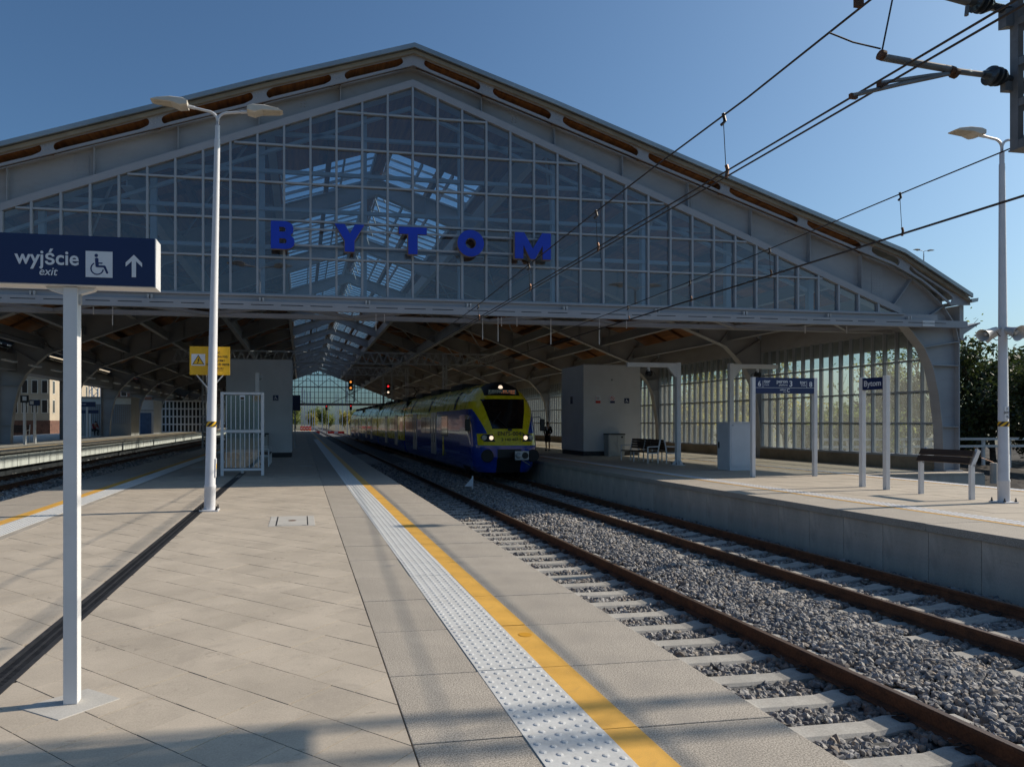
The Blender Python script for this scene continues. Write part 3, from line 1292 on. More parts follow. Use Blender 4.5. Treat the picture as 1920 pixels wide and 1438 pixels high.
# tubes of the frame behind the front glass
g = MB()
for u in (-13.4, -10.4, -7.45, -4.45, -1.48, 1.48, 4.45, 7.45, 10.4, 13.4):
    zt = interp(BBT, RXC + u)
    g.box(RXC + u + .02, RXC + u + .19, YF + .55, YF + .72, ZB0 - .2, zt)
for z, w in ((6.75, 13.2), (7.85, 10.4), (8.95, 7.5), (10.05, 4.4)):
    g.box(RXC - w, RXC + w, YF + .5, YF + .62, z - .05, z + .05)
BB2 = [(x, z - .42) for x, z in BBT]
g.strip([p for p in BB2 if p[1] > 5.2], 0, .1, YF + .5, YF + .62)
g.build('wind_frame', 'alu', hall)

# beam under the glass with its horizontal wind girder
for yb_, zl, zh in ((YF - .1, 4.86, 5.235), (YE - .1, 4.86, 5.235)):
    MB().box(RXC - UI + .5, RXC + UI - .45, yb_, yb_ + .14, zl, zh).build('gable_beam', 'frame_grey', hall)
MB().box(RXC - 16.4, RXC + 16.4, YF - .16, YF - .1, 5.19, 5.235).build('gable_sill', 'frame_grey', hall)
MB().box(RXC - UI + .5, RXC + UO + .0, YF - .22, YF - .1, 4.80, 5.03).build('gable_lower_rail', 'frame_grey', hall)
g = MB()
x = RXC - 17
k = 0
while x < RXC + 18.1:
    g.box(x, x + .62, YF - .224, YF - .219, 4.925, 4.945)
    x += .82 if k % 4 else 1.05
    k += 1
g.build('rail_slot', 'black', hall, kind='stuff')
g = MB()
for u in np.arange(-16.3, 16.5, 2.98):
    for e in (0, .09):
        g.box(RXC + u + e, RXC + u + e + .05, YF - .2, YF - .1, 5.04, 5.15)
g.build('beam_clamp', 'galv', hall, kind='stuff')
g = MB()
yb2 = YF + 1.9
g.box(RXC - UI + .3, RXC + UI - .3, yb2, yb2 + .16, 4.88, 5.02)
x = RXC - 17
k = 0
while x < RXC + 16.5:
    ya, ybb = (YF + .05, yb2) if k % 2 == 0 else (yb2, YF + .05)
    g.bar((x, ya, 4.96), (x + 2.2, ybb, 4.96), .10, .10)
    x += 2.2
    k += 1
g.build('wind_girder', 'steel_grey', hall)
g = MB()
for px, py in ((905, 637), (934, 640), (1033, 646), (940.5, 612), (969.5, 612), (1124, 646), (1175, 616), (175, 590), (211, 610), (705, 620), (721, 605), (1510, 625), (1588, 625)):
    xx, zz = F(px, py, YF + 1.0)
    g.box(xx - .012, xx + .012, YF + 1.0, YF + 1.024, zz, 4.95)
g.build('hanger_rod', 'white_paint', hall, kind='stuff')
# sun glancing off the beam's right end, imitated by thin white plates
MB().box(RXC + 17.0, RXC + 17.45, YF - .235, YF - .222, 4.82, 4.90).build('beam_highlight', 'white_paint', hall)
MB().box(RXC + 17.0, RXC + 17.45, YF - .235, YF - .222, 4.935, 5.01).build('beam_highlight', 'white_paint', hall)

# slotted edge beam (purlin openings) in front of the rib
ext_rt = rt[:-1] + [(rt[-1][0], rt[-1][1])]


def beam_side(sg):
    up = [(u, interp(rt, u) - .17) for u in (0, 2, rt[1][0], 8, rt[2][0], 14.5, rt[3][0])]
    ends = half([(1735, 527), (1765, 553), (1812, 572)])
    up += [(ends[0][0] - .5, interp(rt, ends[0][0] - .5) - .29), half([(1770, 548)])[0], half([(1808, 566)])[0]]
    lo = [(u, interp(rb, u) - .06) for u in (0, 2, 4.4, 8, 12, 14.5, 16, 17.0, 17.6)] + half([(1774, 574), (1810, 574)])
    outer = [(sg * u, z) for u, z in up] + [(sg * u, z) for u, z in reversed(lo)]
    holes = []
    for a, b in ((793, 898), (921, 1029.5), (1051, 1192), (1210, 1345.5), (1361, 1490), (1505.7, 1608), (1626, 1678.5), (1696, 1777)):
        ua, ub = F(a, 300, YF)[0] - RXC, F(b, 300, YF)[0] - RXC
        n = 8
        lo_, hi_ = [], []
        us = [ua + (ub - ua) * i / 10 for i in range(11)]
        pts = []
        for u in us:
            cz = (interp(sorted(up), u) + interp(sorted(lo), u)) / 2
            hh = (interp(sorted(up), u) - interp(sorted(lo), u)) / 2
            pts.append((u, cz, max(.05, hh - .075)))
        r0 = pts[0][2]
        for i, (u, cz, hh) in enumerate(pts):
            e = min(u - ua, ub - u)
            k = math.sqrt(max(0.0, 1 - max(0, (hh - e) / hh) ** 2))
            hi_.append((sg * u, cz + hh * max(k, .02)))
            lo_.append((sg * u, cz - hh * max(k, .02)))
        # finer round ends
        def rnd(u_end, dirn, base):
            cz, hh = base[1], base[2]
            out = []
            for q2 in range(1, 8):
                t = PI / 2 + PI * q2 / 8
                out.append((sg * (u_end + dirn * (hh + hh * math.cos(t))), cz + hh * math.sin(t)))
            return out
        L_, R_ = rnd(ua, 1, pts[0]), rnd(ub, -1, pts[-1])
        mid = [(u, cz, hh) for u, cz, hh in pts if u - ua >= hh and ub - u >= hh]
        h = [(sg * u, cz + hh) for u, cz, hh in mid] + list(reversed([(x, z) for x, z in reversed(R_)])) + [(sg * u, cz - hh) for u, cz, hh in reversed(mid)] + list(reversed(L_))
        holes.append(h)
    plate('slotted_beam', outer, holes, (RXC, YF - .16, 0), NEG_Y, .05, 'frame_grey', hall)


beam_side(1)
beam_side(-1)
g = MB()
for sg in (1, -1):
    for a, b in ((898, 921), (1029.5, 1051), (1192, 1210), (1345.5, 1361), (1490, 1505.7), (1608, 1626), (1678.5, 1696)):
        u = F((a + b) / 2, 300, YF)[0] - RXC
        z = (interp(rt, u) - .17 + interp(rb, u) - .06) / 2
        for dx in (-.09, 0, .09):
            for dz in (-.06, .06):
                g.lathe([(.014, 0), (.012, -.01)], (RXC + sg * (u + dx), YF - .187, z + dz - dx * .3), (0, 1, 0), 6)
g.build('bolt_head', 'galv', hall, kind='stuff')

# roof skin, boards, skylight
YR0 = YF - .34
roof = MB()
SK = 4.0
SKY0 = YF + 7.2


def roof_part(line, y0, y1):
    roof.strip(line, -.07, 0, y0, y1, 0)
    yb_0 = max(y0 + .05, YF + .1)
    if abs(line[-1][0] - RXC) > 16.7:
        sg_ = 1 if line[-1][0] > RXC else -1
        a_ = [(RXC + sg_ * u, z) for u, z in sub(rt, abs(line[0][0] - RXC), 15.4)]
        b_ = [(RXC + sg_ * u, z) for u, z in sub(rt, 15.4, 18.3)]
        roof.strip(a_, -.16, -.072, yb_0, y1 - .05, 1)
        roof.strip(b_, -.16, -.072, YF + 3.0, y1 - .05, 1)
    else:
        roof.strip(line, -.16, -.072, yb_0, y1 - .05, 1)


def sub(line, ua, ub):
    return [(ua, interp(line, ua))] + [p for p in line if ua < p[0] < ub] + [(ub, interp(line, ub))]


for sg in (1, -1):
    o_ = lambda L: [(RXC + sg * u, z) for u, z in L]
    roof_part(o_(sub(rt, SK, rt[-1][0])), YR0, YE + .6)
    roof_part(o_(sub(rt, 0, SK)), YR0, SKY0)
    roof_part(o_(sub(rt, 0, .22)), SKY0, YE + .6)
ro = roof.build('roof', ['roof_metal', 'wood_deck'], hall)
# front edge: metal fascia over a beige board
MB().strip(TOP, -.12, .01, YR0 - .05, YR0 + .02).build('roof_fascia', 'roof_metal', hall)
MB().strip(TOP, -.24, -.236, YR0 + .06, YF - .19).build('soffit_board', 'soffit_beige', hall)
MB().strip(TOP, -.235, -.125, YR0 + .06, YR0 + .10).build('soffit_board', 'soffit_beige', hall)
# gutters
for sg in (1, -1):
    ue, ze = rt[-1]
    x = RXC + sg * ue
    g = MB()
    g.prism([(0, 0), (.26, .04), (.24, -.08), (.06, -.12), (0, -.1)], (x, YR0, ze - .16), (sg, 0, 0), (0, 0, 1), (0, 60, 0))
    g.build('gutter', 'roof_metal', hall)
    g = MB()
    zb_ = half([(1812, 572)])[0][1]
    zl = half([(1812, 645)])[0][1]
    xe = half([(1812, 600)])[0][0]
    g.box(min(RXC + sg * (UO + .03), RXC + sg * xe), max(RXC + sg * (UO + .03), RXC + sg * xe), YF + .1, YE, zl + .2, zb_)
    g.box(min(RXC + sg * (xe - .1), RXC + sg * (xe + .12)), max(RXC + sg * (xe - .1), RXC + sg * (xe + .12)), YF + .1, YE, zl + .14, zl + .2)
    g.build('eaves_beam', 'steel_grey', hall)
    # little outside canopy, tapering to its edge
    h3 = half([(1803, 617), (1846, 605), (1803, 634)])
    g = MB().prism([(sg * u, z) for u, z in h3], (RXC, YF + .15, 0), (1, 0, 0), (0, 0, 1), (0, .3, 0))
    for i in range(1, 9):
        g.prism([(sg * u, z) for u, z in h3], (RXC, YF + .2 + i * BAY / 2, 0), (1, 0, 0), (0, 0, 1), (0, .12, 0))
    g.prism([(sg * h3[0][0], h3[0][1]), (sg * h3[1][0], h3[1][1]), (sg * h3[1][0], h3[1][1] - .05), (sg * h3[0][0], h3[0][1] - .05)], (RXC, YF + .15, .03), (1, 0, 0), (0, 0, 1), (0, 60, 0))
    g.build('side_canopy', 'steel_grey', hall)

# purlins and longitudinal girders
pur = MB()
for sg in (1, -1):
    for a, b in ((898, 921), (1029.5, 1051), (1192, 1210), (1345.5, 1361), (1490, 1505.7), (1608, 1626)):
        u = F((a + b) / 2, 300, YF)[0] - RXC
        z = interp(rt, u)
        pur.box(RXC + sg * u - .09, RXC + sg * u + .09, YF - .1, YE, interp(rb, u) + .02, z - .17)
pur.build('purlin', 'wood_beam', hall)
# rafters of the boarded soffit between the ribs (nearest bays)
g = MB()
for sg in (1, -1):
    for i in range(0, 5):
        for k in range(1, 5):
            y = YF + .28 + i * BAY + k * BAY / 5
            L = [(RXC + sg * u, z - .165) for u, z in sub(rt, SK + .1, 18.3)]
            g.strip(L, -.13, 0, y - .06, y + .06)
g.build('rafter', 'wood_beam', hall, kind='stuff')
gir = MB()
for sg in (1, -1):
    u = 8.0
    zb_ = interp(inner_line[:len(bb)], u)
    gir.box(RXC + sg * u - .02, RXC + sg * u + .02, YF + .3, YE, zb_ - .2, zb_ + .55)
    gir.box(RXC + sg * u - .16, RXC + sg * u + .16, YF + .3, YE, zb_ - .23, zb_ - .2)
    gir.box(RXC + sg * u - .16, RXC + sg * u + .16, YF + .3, YE, zb_ + .55, zb_ + .58)
    for u2, dz, hh in ((4.1, .0, .7), (12.0, .25, .5), (14.6, .35, .45), (16.6, .5, .6)):
        zb_ = interp(inner_line[:len(bb) + 1], u2) + dz
        gir.box(RXC + sg * u2 - .05, RXC + sg * u2 + .05, YF + .3, YE, zb_, zb_ + hh)
        gir.box(RXC + sg * u2 - .13, RXC + sg * u2 + .13, YF + .3, YE, zb_ - .02, zb_)
gir.build('longitudinal_girder', 'steel_grey', hall)
# cross bracing in the roof plane
g = MB()
for i in range(0, NB):
    y0, y1 = YF + .28 + i * BAY, YF + .28 + (i + 1) * BAY
    for sg in (1, -1):
        for ua, ub in ((4.1, 8.0), (8.0, 12.0)):
            za, zb_ = interp(rb, ua) - .15, interp(rb, ub) - .15
            if i < 6:
                g.bar((RXC + sg * ua, y0, za), (RXC + sg * ub, y1, zb_), .07, .07)
                g.bar((RXC + sg * ub, y0, zb_), (RXC + sg * ua, y1, za), .07, .07)
g.build('roof_brace', 'steel_grey', hall, kind='stuff')

# skylights: one per bay and slope
sky_id = 0
for i in range(0, NB):
    y0 = max(SKY0, YF + i * BAY + .35)
    y1 = min(YF + (i + 1) * BAY + .2, YE)
    for sg in (1, -1):
        ua, ub = .22, SK
        za, zb_ = interp(rt, ua) - .03, interp(rt, ub) - .03
        q_ = MB().add([(RXC + sg * ua, y0, za), (RXC + sg * ub, y0, zb_), (RXC + sg * ub, y1, zb_), (RXC + sg * ua, y1, za)], [(0, 1, 2, 3)])
        so = q_.build('skylight', 'glass_roof', hall)
        n = max(2, int((y1 - y0) / .78))
        br = MB()
        for k in range(n + 1):
            y = y0 + (y1 - y0) * k / n
            br.bar((RXC + sg * ua, y, za - .05), (RXC + sg * ub, y, zb_ - .05), .05, .08)
        for t in (0.02, .35, .68, .985):
            x, z = ua + (ub - ua) * t, za + (zb_ - za) * t
            br.box(RXC + sg * x - .035, RXC + sg * x + .035, y0, y1, z - .20, z - .02)
        br.build('glazing_bar', 'alu', so, kind='stuff')
    if i > 0:
        g = MB()
        for k in range(5):
            y = YF + i * BAY + 1 + k * 1.9
            for sg in (1, -1):
                g.bar((RXC + sg * .1, y, interp(rt, 0) - .15), (RXC + sg * .5, y + .6, interp(rt, 0) - 1.0), .05)
        g.build('ridge_brace', 'steel_grey', hall, kind='stuff')

# right side wall: masonry base, fins, panes
XW = RXC + UI
ZW0, ZW1 = .47, 4.95
NF = 17
fin_m = pane_m = None
for i in range(NB):
    y0, y1 = YF + i * BAY + .45, YF + (i + 1) * BAY + .1
    w = MB()
    w.box(XW - .06, XW + .32, y0 + .0, y1, 0, ZW0 - .03)
    sw = w.build('side_wall', 'masonry', hall)
    MB().box(XW - .02, XW + .3, y0, y1, ZW0 - .03, ZW0 + .05).build('sill', 'alu', sw)
    MB().box(XW + .0, XW + .3, y0, y1, ZW1, ZW1 + .95).build('header', 'steel_grey', sw)
    rows = [ZW0 + .05 + (ZW1 - ZW0 - .05) * k / 4 for k in range(5)]
    dy = (y1 - y0) / NF
    if i < 3:
        for k in range(1, 4):
            MB().box(XW + .06, XW + .16, y0, y1, rows[k] - .03, rows[k] + .03).build('transom', 'alu', sw)
        for k in range(NF + 1):
            y = y0 + k * dy
            MB().box(XW + .0, XW + .17, y - .025, y + .025, ZW0 + .05, ZW1).build('fin', 'alu', sw)
        for k in range(NF):
            for r_ in range(4):
                MB().add([(XW + .1, y0 + k * dy + .025, rows[r_] + .03), (XW + .1, y0 + (k + 1) * dy - .025, rows[r_] + .03), (XW + .1, y0 + (k + 1) * dy - .025, rows[r_ + 1] - .03), (XW + .1, y0 + k * dy + .025, rows[r_ + 1] - .03)], [(0, 1, 2, 3)]).build('glass_pane', 'glass_side', sw)
    else:
        f = MB()
        for k in range(NF + 1):
            y = y0 + k * dy
            f.box(XW + .0, XW + .17, y - .025, y + .025, ZW0 + .05, ZW1)
        for k in range(1, 4):
            f.box(XW + .06, XW + .16, y0, y1, rows[k] - .03, rows[k] + .03)
        f.build('fin', 'alu', sw, kind='stuff')
        MB().add([(XW + .1, y0, ZW0), (XW + .1, y1, ZW0), (XW + .1, y1, ZW1), (XW + .1, y0, ZW1)], [(0, 1, 2, 3)]).build('glass_pane', 'glass_side', sw)
# strip lights under the left eaves
g = MB()
for k in range(34):
    y = YF + 4 + k * 3.1
    g.box(RXC - 16.3, RXC - 16.1, y, y + 1.3, 4.4, 4.47)
g.build('strip_light', 'white_paint', hall, kind='stuff')
g = MB()
g.box(RXC - UO - .1, RXC - UI + .3, YF + .4, YE, 4.35, 5.2)
g.build('eaves_beam', 'steel_grey', hall)

# station name in the glass: five letters on two rails
nm = thing('station_name_sign', 'five spaced blue capital letters spelling BYTOM on the glazed gable', 'sign', (RXC, YF - .2, 6.5))
Zl0, Zl1 = F(507, 467.5, YF - .22)[1], F(507, 415.5, YF - .22)[1]
HL = Zl1 - Zl0
LET = {
    'B': ([(0, 0), (.56, 0), (.72, .04), (.82, .13), (.85, .26), (.82, .40), (.70, .50), (.79, .60), (.81, .74), (.77, .88), (.66, .97), (.52, 1), (0, 1)],
          [[(.30, .20), (.50, .20), (.55, .23), (.56, .29), (.54, .35), (.49, .38), (.30, .38)], [(.30, .62), (.47, .62), (.52, .65), (.53, .71), (.51, .76), (.46, .79), (.30, .79)]]),
    'Y': ([(.36, 0), (.70, 0), (.70, .40), (1.06, 1), (.72, 1), (.54, .66), (.36, 1), (0, 1), (.36, .40)], []),
    'T': ([(.34, 0), (.67, 0), (.67, .74), (1.0, .74), (1.0, 1), (0, 1), (0, .74), (.34, .74)], []),
    'O': ([(.5 + .5 * math.cos(t), .5 + .5 * math.sin(t)) for t in np.linspace(0, 2 * PI, 33)[:-1]], [[(.5 + .2 * math.cos(t), .5 + .2 * math.sin(t)) for t in np.linspace(0, 2 * PI, 25)[:-1]]]),
    'M': ([(0, 0), (.30, 0), (.30, .52), (.56, 0), (.72, 0), (1.0, .52), (1.0, 0), (1.30, 0), (1.30, 1), (.98, 1), (.645, .40), (.33, 1), (0, 1)], []),
}
for ch, (a, b) in zip('BYTOM', ((508, 552.5), (627, 683), (747, 799), (856.5, 906), (964, 1031))):
    xa, xb = F(a, 450, YF - .22)[0], F(b, 450, YF - .22)[0]
    out, holes = LET[ch]
    w = max(p[0] for p in out)
    sx = (xb - xa) / w
    sc = lambda P: [(x * sx, y * HL) for x, y in P]
    o = plate('letter', sc(out), [sc(h) for h in holes], (xa, YF - .30, Zl0), NEG_Y, .03, 'letter_blue', nm)
    plate('letter_return', [(x + (-.012 if x < w * sx / 2 else .012), y + (-.012 if y < HL / 2 else .012)) for x, y in sc(out)] if not holes else sc(out), [sc(h) for h in holes], (xa, YF - .22, Zl0), NEG_Y, .13, 'letter_side', o)
g = MB()
for z in (Zl0 + .17, Zl0 + HL * .82):
    g.bar((F(520, 450, YF)[0], YF - .12, z), (F(1015, 450, YF)[0], YF - .12, z), .05, .05)
g.build('mounting_rail', 'alu', nm)

# ------------------------------------------------------------------ train
TY, TZ = 28.0, RAILZ
tr = thing('train', 'blue and yellow electric train standing at the right platform', 'train', (TB, TY, TZ))
HALF = [(1.18, .32), (1.34, .55), (1.41, .95), (1.44, 1.35), (1.44, 2.75), (1.41, 3.02), (1.33, 3.32), (1.16, 3.66), (.92, 3.92), (.55, 4.1), (.2, 4.17), (0, 4.18)]


def hw(z):
    pts = [(b, a) for a, b in HALF]
    return interp(pts, z)


def fy(z):
    if z < .95:
        return .22 * (.95 - z) / .65
    if z < 1.45:
        return 0
    t = (z - 1.45) / 2.73
    return .95 * t + .55 * t ** 3


ZS = sorted(set([.32 + i * (4.10 - .32) / 170 for i in range(171)] + [4.14, 4.165]))
NT = 76


def front_xy(z, a):
    w = max(hw(z), .02)
    n = 3.3
    s_, c_ = math.sin(a), math.cos(a)
    return w * s_ ** (2 / n) if s_ > 0 else 0, fy(z) + 1.5 * (1 - (max(c_, 0) ** (2 / n)))


def nose_mat(x, z):
    ax = abs(x)
    if 2.15 < z < 3.42 and ax < .66 + (z - 2.15) * .25:
        return 2                       # windscreen
    if z > 3.56 and ax < (.80 if z < 3.95 else .80 - (z - 3.95) * 1.2):
        return 3                       # black head panel
    # headlight clusters
    if 1.60 < z < 1.93:
        l0, l1 = .60 + (1.93 - z) * -.22 + .06, 1.16 - abs(z - 1.78) * .8
        if l0 < ax < l1:
            return 3
    if z < 1.3 and ax < .52 and z > .30:
        return 3                       # coupler recess
    if z > 1.45:
        lim = 1.26 if z < 1.95 else (.88 + (z - 1.95) * .42 if z < 3.1 else 9)
        if ax < lim:
            return 1
    return 0


nose = {0: MB(), 1: MB(), 2: MB(), 3: MB()}
rows = []
CABY = 3.0
for z in ZS:
    r = []
    for sg in (-1, 1):
        side = []
        for k in range(NT + 1):
            x, y = front_xy(z, PI / 2 * (k / NT))
            side.append((sg * x, y, z))
        side.append((sg * max(hw(z), .02), max(CABY, side[-1][1] + .02), z))
        r.append(side)
    rows.append(r)
for i in range(len(ZS) - 1):
    for s_ in (0, 1):
        A_, B_ = rows[i][s_], rows[i + 1][s_]
        for k in range(len(A_) - 1):
            q4 = [A_[k], A_[k + 1], B_[k + 1], B_[k]]
            cx_ = sum(p[0] for p in q4) / 4
            cy_ = sum(p[1] for p in q4) / 4
            cz_ = sum(p[2] for p in q4) / 4
            if cz_ > 3.0 and cy_ > fy(cz_) + .5:
                mi = 1
            elif cy_ > fy(cz_) + .55 and k < NT:
                mi = 1 if cz_ > 2.98 or nose_mat(cx_, cz_) == 1 else 0
                # triangular cab side window
                if 1.95 < cz_ < 2.75 and 1.0 < cy_ and cy_ > .75 + (cz_ - 1.95) * .7:
                    mi = 2
            else:
                mi = nose_mat(cx_, cz_)
            if k >= NT:
                mi = 1 if cz_ > 2.98 else (3 if cz_ < .5 else 0)
            q5 = [(TB + p[0], TY + p[1], TZ + p[2]) for p in q4]
            if mi in (2, 3):
                q5 = [(a, b + .012, c) for a, b, c in q5]
            nose[mi].add(q5, [(0, 1, 2, 3)])
for mi, nm_, mt_ in ((0, 'nose_shell', 'train_blue'), (1, 'front_mask', 'train_yellow'), (2, 'windscreen', 'train_glass'), (3, 'black_panel', 'black')):
    me_b = nose[mi]
    o = me_b.build(nm_, mt_, tr)
    bm = bmesh.new()
    bm.from_mesh(o.data)
    bmesh.ops.remove_doubles(bm, verts=bm.verts, dist=.0008)
    bmesh.ops.recalc_face_normals(bm, faces=bm.faces)
    bm.to_mesh(o.data)
    bm.free()
    o.data.polygons.foreach_set('use_smooth', [True] * len(o.data.polygons))

# cars
JO = [CABY, 20.3, 37.7, 55.9, 74.0]
for ci in range(4):
    y0, y1 = JO[ci] + (.0 if ci == 0 else .22), JO[ci + 1] - .22
    full_sec = [(-a, b) for a, b in HALF] + [(a, b) for a, b in reversed(HALF[:-1])]
    n = len(full_sec)
    body = MB()

    def band(sec, ya, yb_, mi):
        v = [(TB + a, TY + ya, TZ + b) for a, b in sec] + [(TB + a, TY + yb_, TZ + b) for a, b in sec]
        m_ = len(sec)
        body.add(v, [(i, (i + 1) % m_, m_ + (i + 1) % m_, m_ + i) for i in range(m_)] + [tuple(range(m_ - 1, -1, -1)), tuple(range(m_, 2 * m_))], mi)

    def cut(lo, hi):
        L_ = [(-hw(z), z) for z in sorted([lo, hi] + [b for a, b in HALF if lo < b < hi])]
        return L_ + [(-a, b) for a, b in reversed(L_)]
    if ci == 0:
        band(cut(.32, 2.97), y0, 9.3 - .8, 0)
        band(cut(.32, 1.28), 8.5, y1, 0)
        band(cut(1.28, 2.62), 8.5, y1, 0)
        band(cut(2.62, 2.97), 8.5, y1, 1)
        band(cut(2.97, 4.17), y0, y1, 1)
    else:
        band(cut(.32, 1.15), y0, y1, 0)
        band(cut(1.15, 4.17), y0, y1, 1)
    bo = body.build('car_body', ['train_blue', 'train_yellow'], tr, smooth=True)
    # dark roof units
    for k in range(3):
        ya = y0 + 2.5 + k * (y1 - y0) / 3
        MB().box(TB - .75, TB + .75, TY + ya, TY + ya + 2.6, TZ + 4.0, TZ + 4.30).build('roof_unit', 'train_under', bo, bevel=.05)
    for k in range(3):
        ya = y0 + 1.0 + k * (y1 - y0) / 2.6
        L_ = [(z, hw(z)) for z in np.linspace(3.0, 4.1, 9)]
        for sg in (-1,):
            g = MB()
            for (za, wa), (zb_, wb) in zip(L_, L_[1:]):
                g.add([(TB + sg * (wa + .006), TY + ya, TZ + za), (TB + sg * (wa + .006), TY + ya + .45, TZ + za), (TB + sg * (wb + .006), TY + ya + .45, TZ + zb_), (TB + sg * (wb + .006), TY + ya, TZ + zb_)], [(0, 1, 2, 3)])
            g.build('roof_gap', 'train_under', bo)
    # underframe and bogies
    MB().box(TB - 1.15, TB + 1.15, TY + y0 + .1, TY + y1 - .1, TZ + .28, TZ + .4).build('underframe', 'train_under', tr)
    # windows and doors on the two sides
    doors = {0: (9.3, 15.6), 1: (24.5, 30.8), 2: (43.4, 49.4), 3: (60.0, 66.0)}[ci]
    for sg in (-1, 1):
        xs_ = TB + sg * 1.44
        ws = []
        y = y0 + (2.6 if ci == 0 else .5)
        while y < y1 - 1.0:
            yn = y + 1.5
            for dd in doors:
                if y < dd + .85 and yn > dd - .85:
                    y = dd + .9
                    yn = y + 1.5
            if yn < y1 - .4:
                ws.append((y, yn))
            y = yn + .05
        for (a, b) in ws:
            w_ = MB().box(xs_ - .012, xs_ + .012, TY + a + .02, TY + b - .02, TZ + 1.78, TZ + 2.72).build('window', 'train_glass', tr)
            if ci == 0 and a < 8:
                MB().box(xs_ - .009, xs_ + .009, TY + a - .02, TY + b + .02, TZ + 1.74, TZ + 2.76).build('window_frame', 'train_metal' if sg < 0 and a > 5.8 else 'black', w_)
        for dd in doors:
            d_ = MB().box(xs_ - .02, xs_ + .02, TY + dd - .72, TY + dd + .72, TZ + .72, TZ + 2.95).build('door', 'train_grey', tr, bevel=.01)
            for e in (-.36, .36):
                MB().box(xs_ - .026, xs_ + .026, TY + dd + e - .17, TY + dd + e + .17, TZ + 1.35, TZ + 2.68).build('door_window', 'train_glass', d_, bevel=.01)
            MB().box(xs_ - .024, xs_ + .024, TY + dd - .012, TY + dd + .012, TZ + .74, TZ + 2.93).build('door_seal', 'rubber', d_)
    if ci < 3:
        MB().box(TB - 1.25, TB + 1.25, TY + y1, TY + y1 + .44, TZ + .6, TZ + 3.9).build('gangway', 'rubber', tr)
for yb_ in (2.7, 20.3, 37.7, 55.9, 71):
    bg_ = MB()
    bg_.box(TB - 1.1, TB + 1.1, TY + yb_ - 1.7, TY + yb_ + 1.7, TZ + .35, TZ + .75)
    bo = bg_.build('bogie', 'train_under', tr)
    for e in (-1.2, 1.2):
        MB().lathe([(.43, -.85), (.43, -.72), (.16, -.70), (.16, .70), (.43, .72), (.43, .85)], (TB, TY + yb_ + e, TZ + .43), (1, 0, 0), 20).build('wheel_set', 'train_under', bo)
# front details
def on_front(x, z, off=.0):
    w = hw(z)
    t = min(.999, abs(x) / w)
    n = 3.3
    return fy(z) + 1.5 * (1 - (1 - t ** n) ** (1 / n)) - off


for sg in (-1, 1):
    hl = MB()
    for x, r in ((.74, .10), (1.0, .115)):
        y = on_front(x, 1.77) - .0
        hl.lathe([(r, .05), (r, -.02), (r * .8, -.03)], (TB + sg * x, TY + y, TZ + 1.77), (0, 1, 0), 16)
    ho = hl.build('headlight', 'train_metal', tr)
    y = on_front(.74, 1.77)
    MB().lathe([(.088, 0), (.07, -.012), (0.02, -.02)], (TB + sg * .74, TY + y - .03, TZ + 1.77), (0, 1, 0), 16).build('lit_lamp', 'lamp_white', ho)
    y = on_front(1.0, 1.77)
    MB().lathe([(.10, 0), (.07, -.015), (0.02, -.02)], (TB + sg * 1.0, TY + y - .03, TZ + 1.77), (0, 1, 0), 16).build('lens', 'lamp_lens', ho)
    bu = MB().lathe([(.12, .5), (.12, .06), (.26, .05), (.27, 0), (.24, -.03)], (TB + sg * .98, TY - .12, TZ + 1.03), (0, 1, 0), 18)
    bu.build('buffer', 'train_under', tr, smooth=True)
    mi_ = MB().tube([(TB + sg * 1.36, TY + 1.0, TZ + 2.62), (TB + sg * 1.55, TY + .75, TZ + 2.66), (TB + sg * 1.64, TY + .62, TZ + 2.5)], .02, 6)
    mo_ = mi_.build('mirror_arm', 'train_metal', tr)
    MB().box(TB + sg * 1.64 - .11, TB + sg * 1.64 + .11, TY + .55, TY + .68, TZ + 2.05, TZ + 2.55).build('mirror', 'black', mo_, bevel=.04)
MB().lathe([(.10, .02), (.085, -.01), (.03, -.03)], (TB - .02, TY + on_front(0, 3.92) - .01, TZ + 3.92), (0, 1, 0), 16).build('top_lamp', 'lamp_white', tr)
yd = on_front(0, 3.72)
ds = MB().box(TB - .62, TB + .62, TY + yd - .02, TY + yd + .02, TZ + 3.61, TZ + 3.82).build('destination_display', 'train_glass', tr)
for (x0, wd, mt_) in ((-.58, .5, 'led_amber'), (-.04, .6, 'led_amber')):
    g = MB()
    x = x0
    while x < x0 + wd:
        w_ = RND.choice((.03, .045, .055))
        for zz in ((3.73, 3.79), (3.64, 3.69)):
            if RND.random() < .8:
                g.box(TB + x, TB + x + w_ * .7, TY + yd - .024, TY + yd - .021, TZ + zz[0], TZ + zz[1])
        x += w_ + .02
    g.build('led_row', mt_ if x0 > -.1 else 'lamp_lens', ds, kind='stuff')
cp = MB()
cp.box(TB + .12, TB + .70, TY - .42, TY - .3, TZ + .86, TZ + 1.24)
co_ = cp.build('coupler', 'train_metal', tr, bevel=.02)
MB().lathe([(.13, 0), (.10, -.10), (.05, -.13)], (TB + .26, TY - .42, TZ + 1.05), (0, 1, 0), 14).build('coupler_cone', 'galv', co_)
MB().lathe([(.14, -.006), (.13, -.008)], (TB + .54, TY - .415, TZ + 1.05), (0, 1, 0), 14).build('coupler_cup', 'black', co_)
MB().box(TB + .15, TB + .65, TY - .3, TY + .4, TZ + .92, TZ + 1.15).build('coupler_shank', 'train_under', co_)
MB().tube([(TB + .42, TY - .36, TZ + .86), (TB + .74, TY - .40, TZ + .66)], .02, 6).build('coupler_handle', 'train_metal', co_)
yw = on_front(0, 2.2)
wi = MB().tube([(TB + .10, TY + on_front(.1, 2.05) - .03, TZ + 2.05), (TB - .42, TY + on_front(.4, 2.62) - .05, TZ + 2.62)], .016, 6)
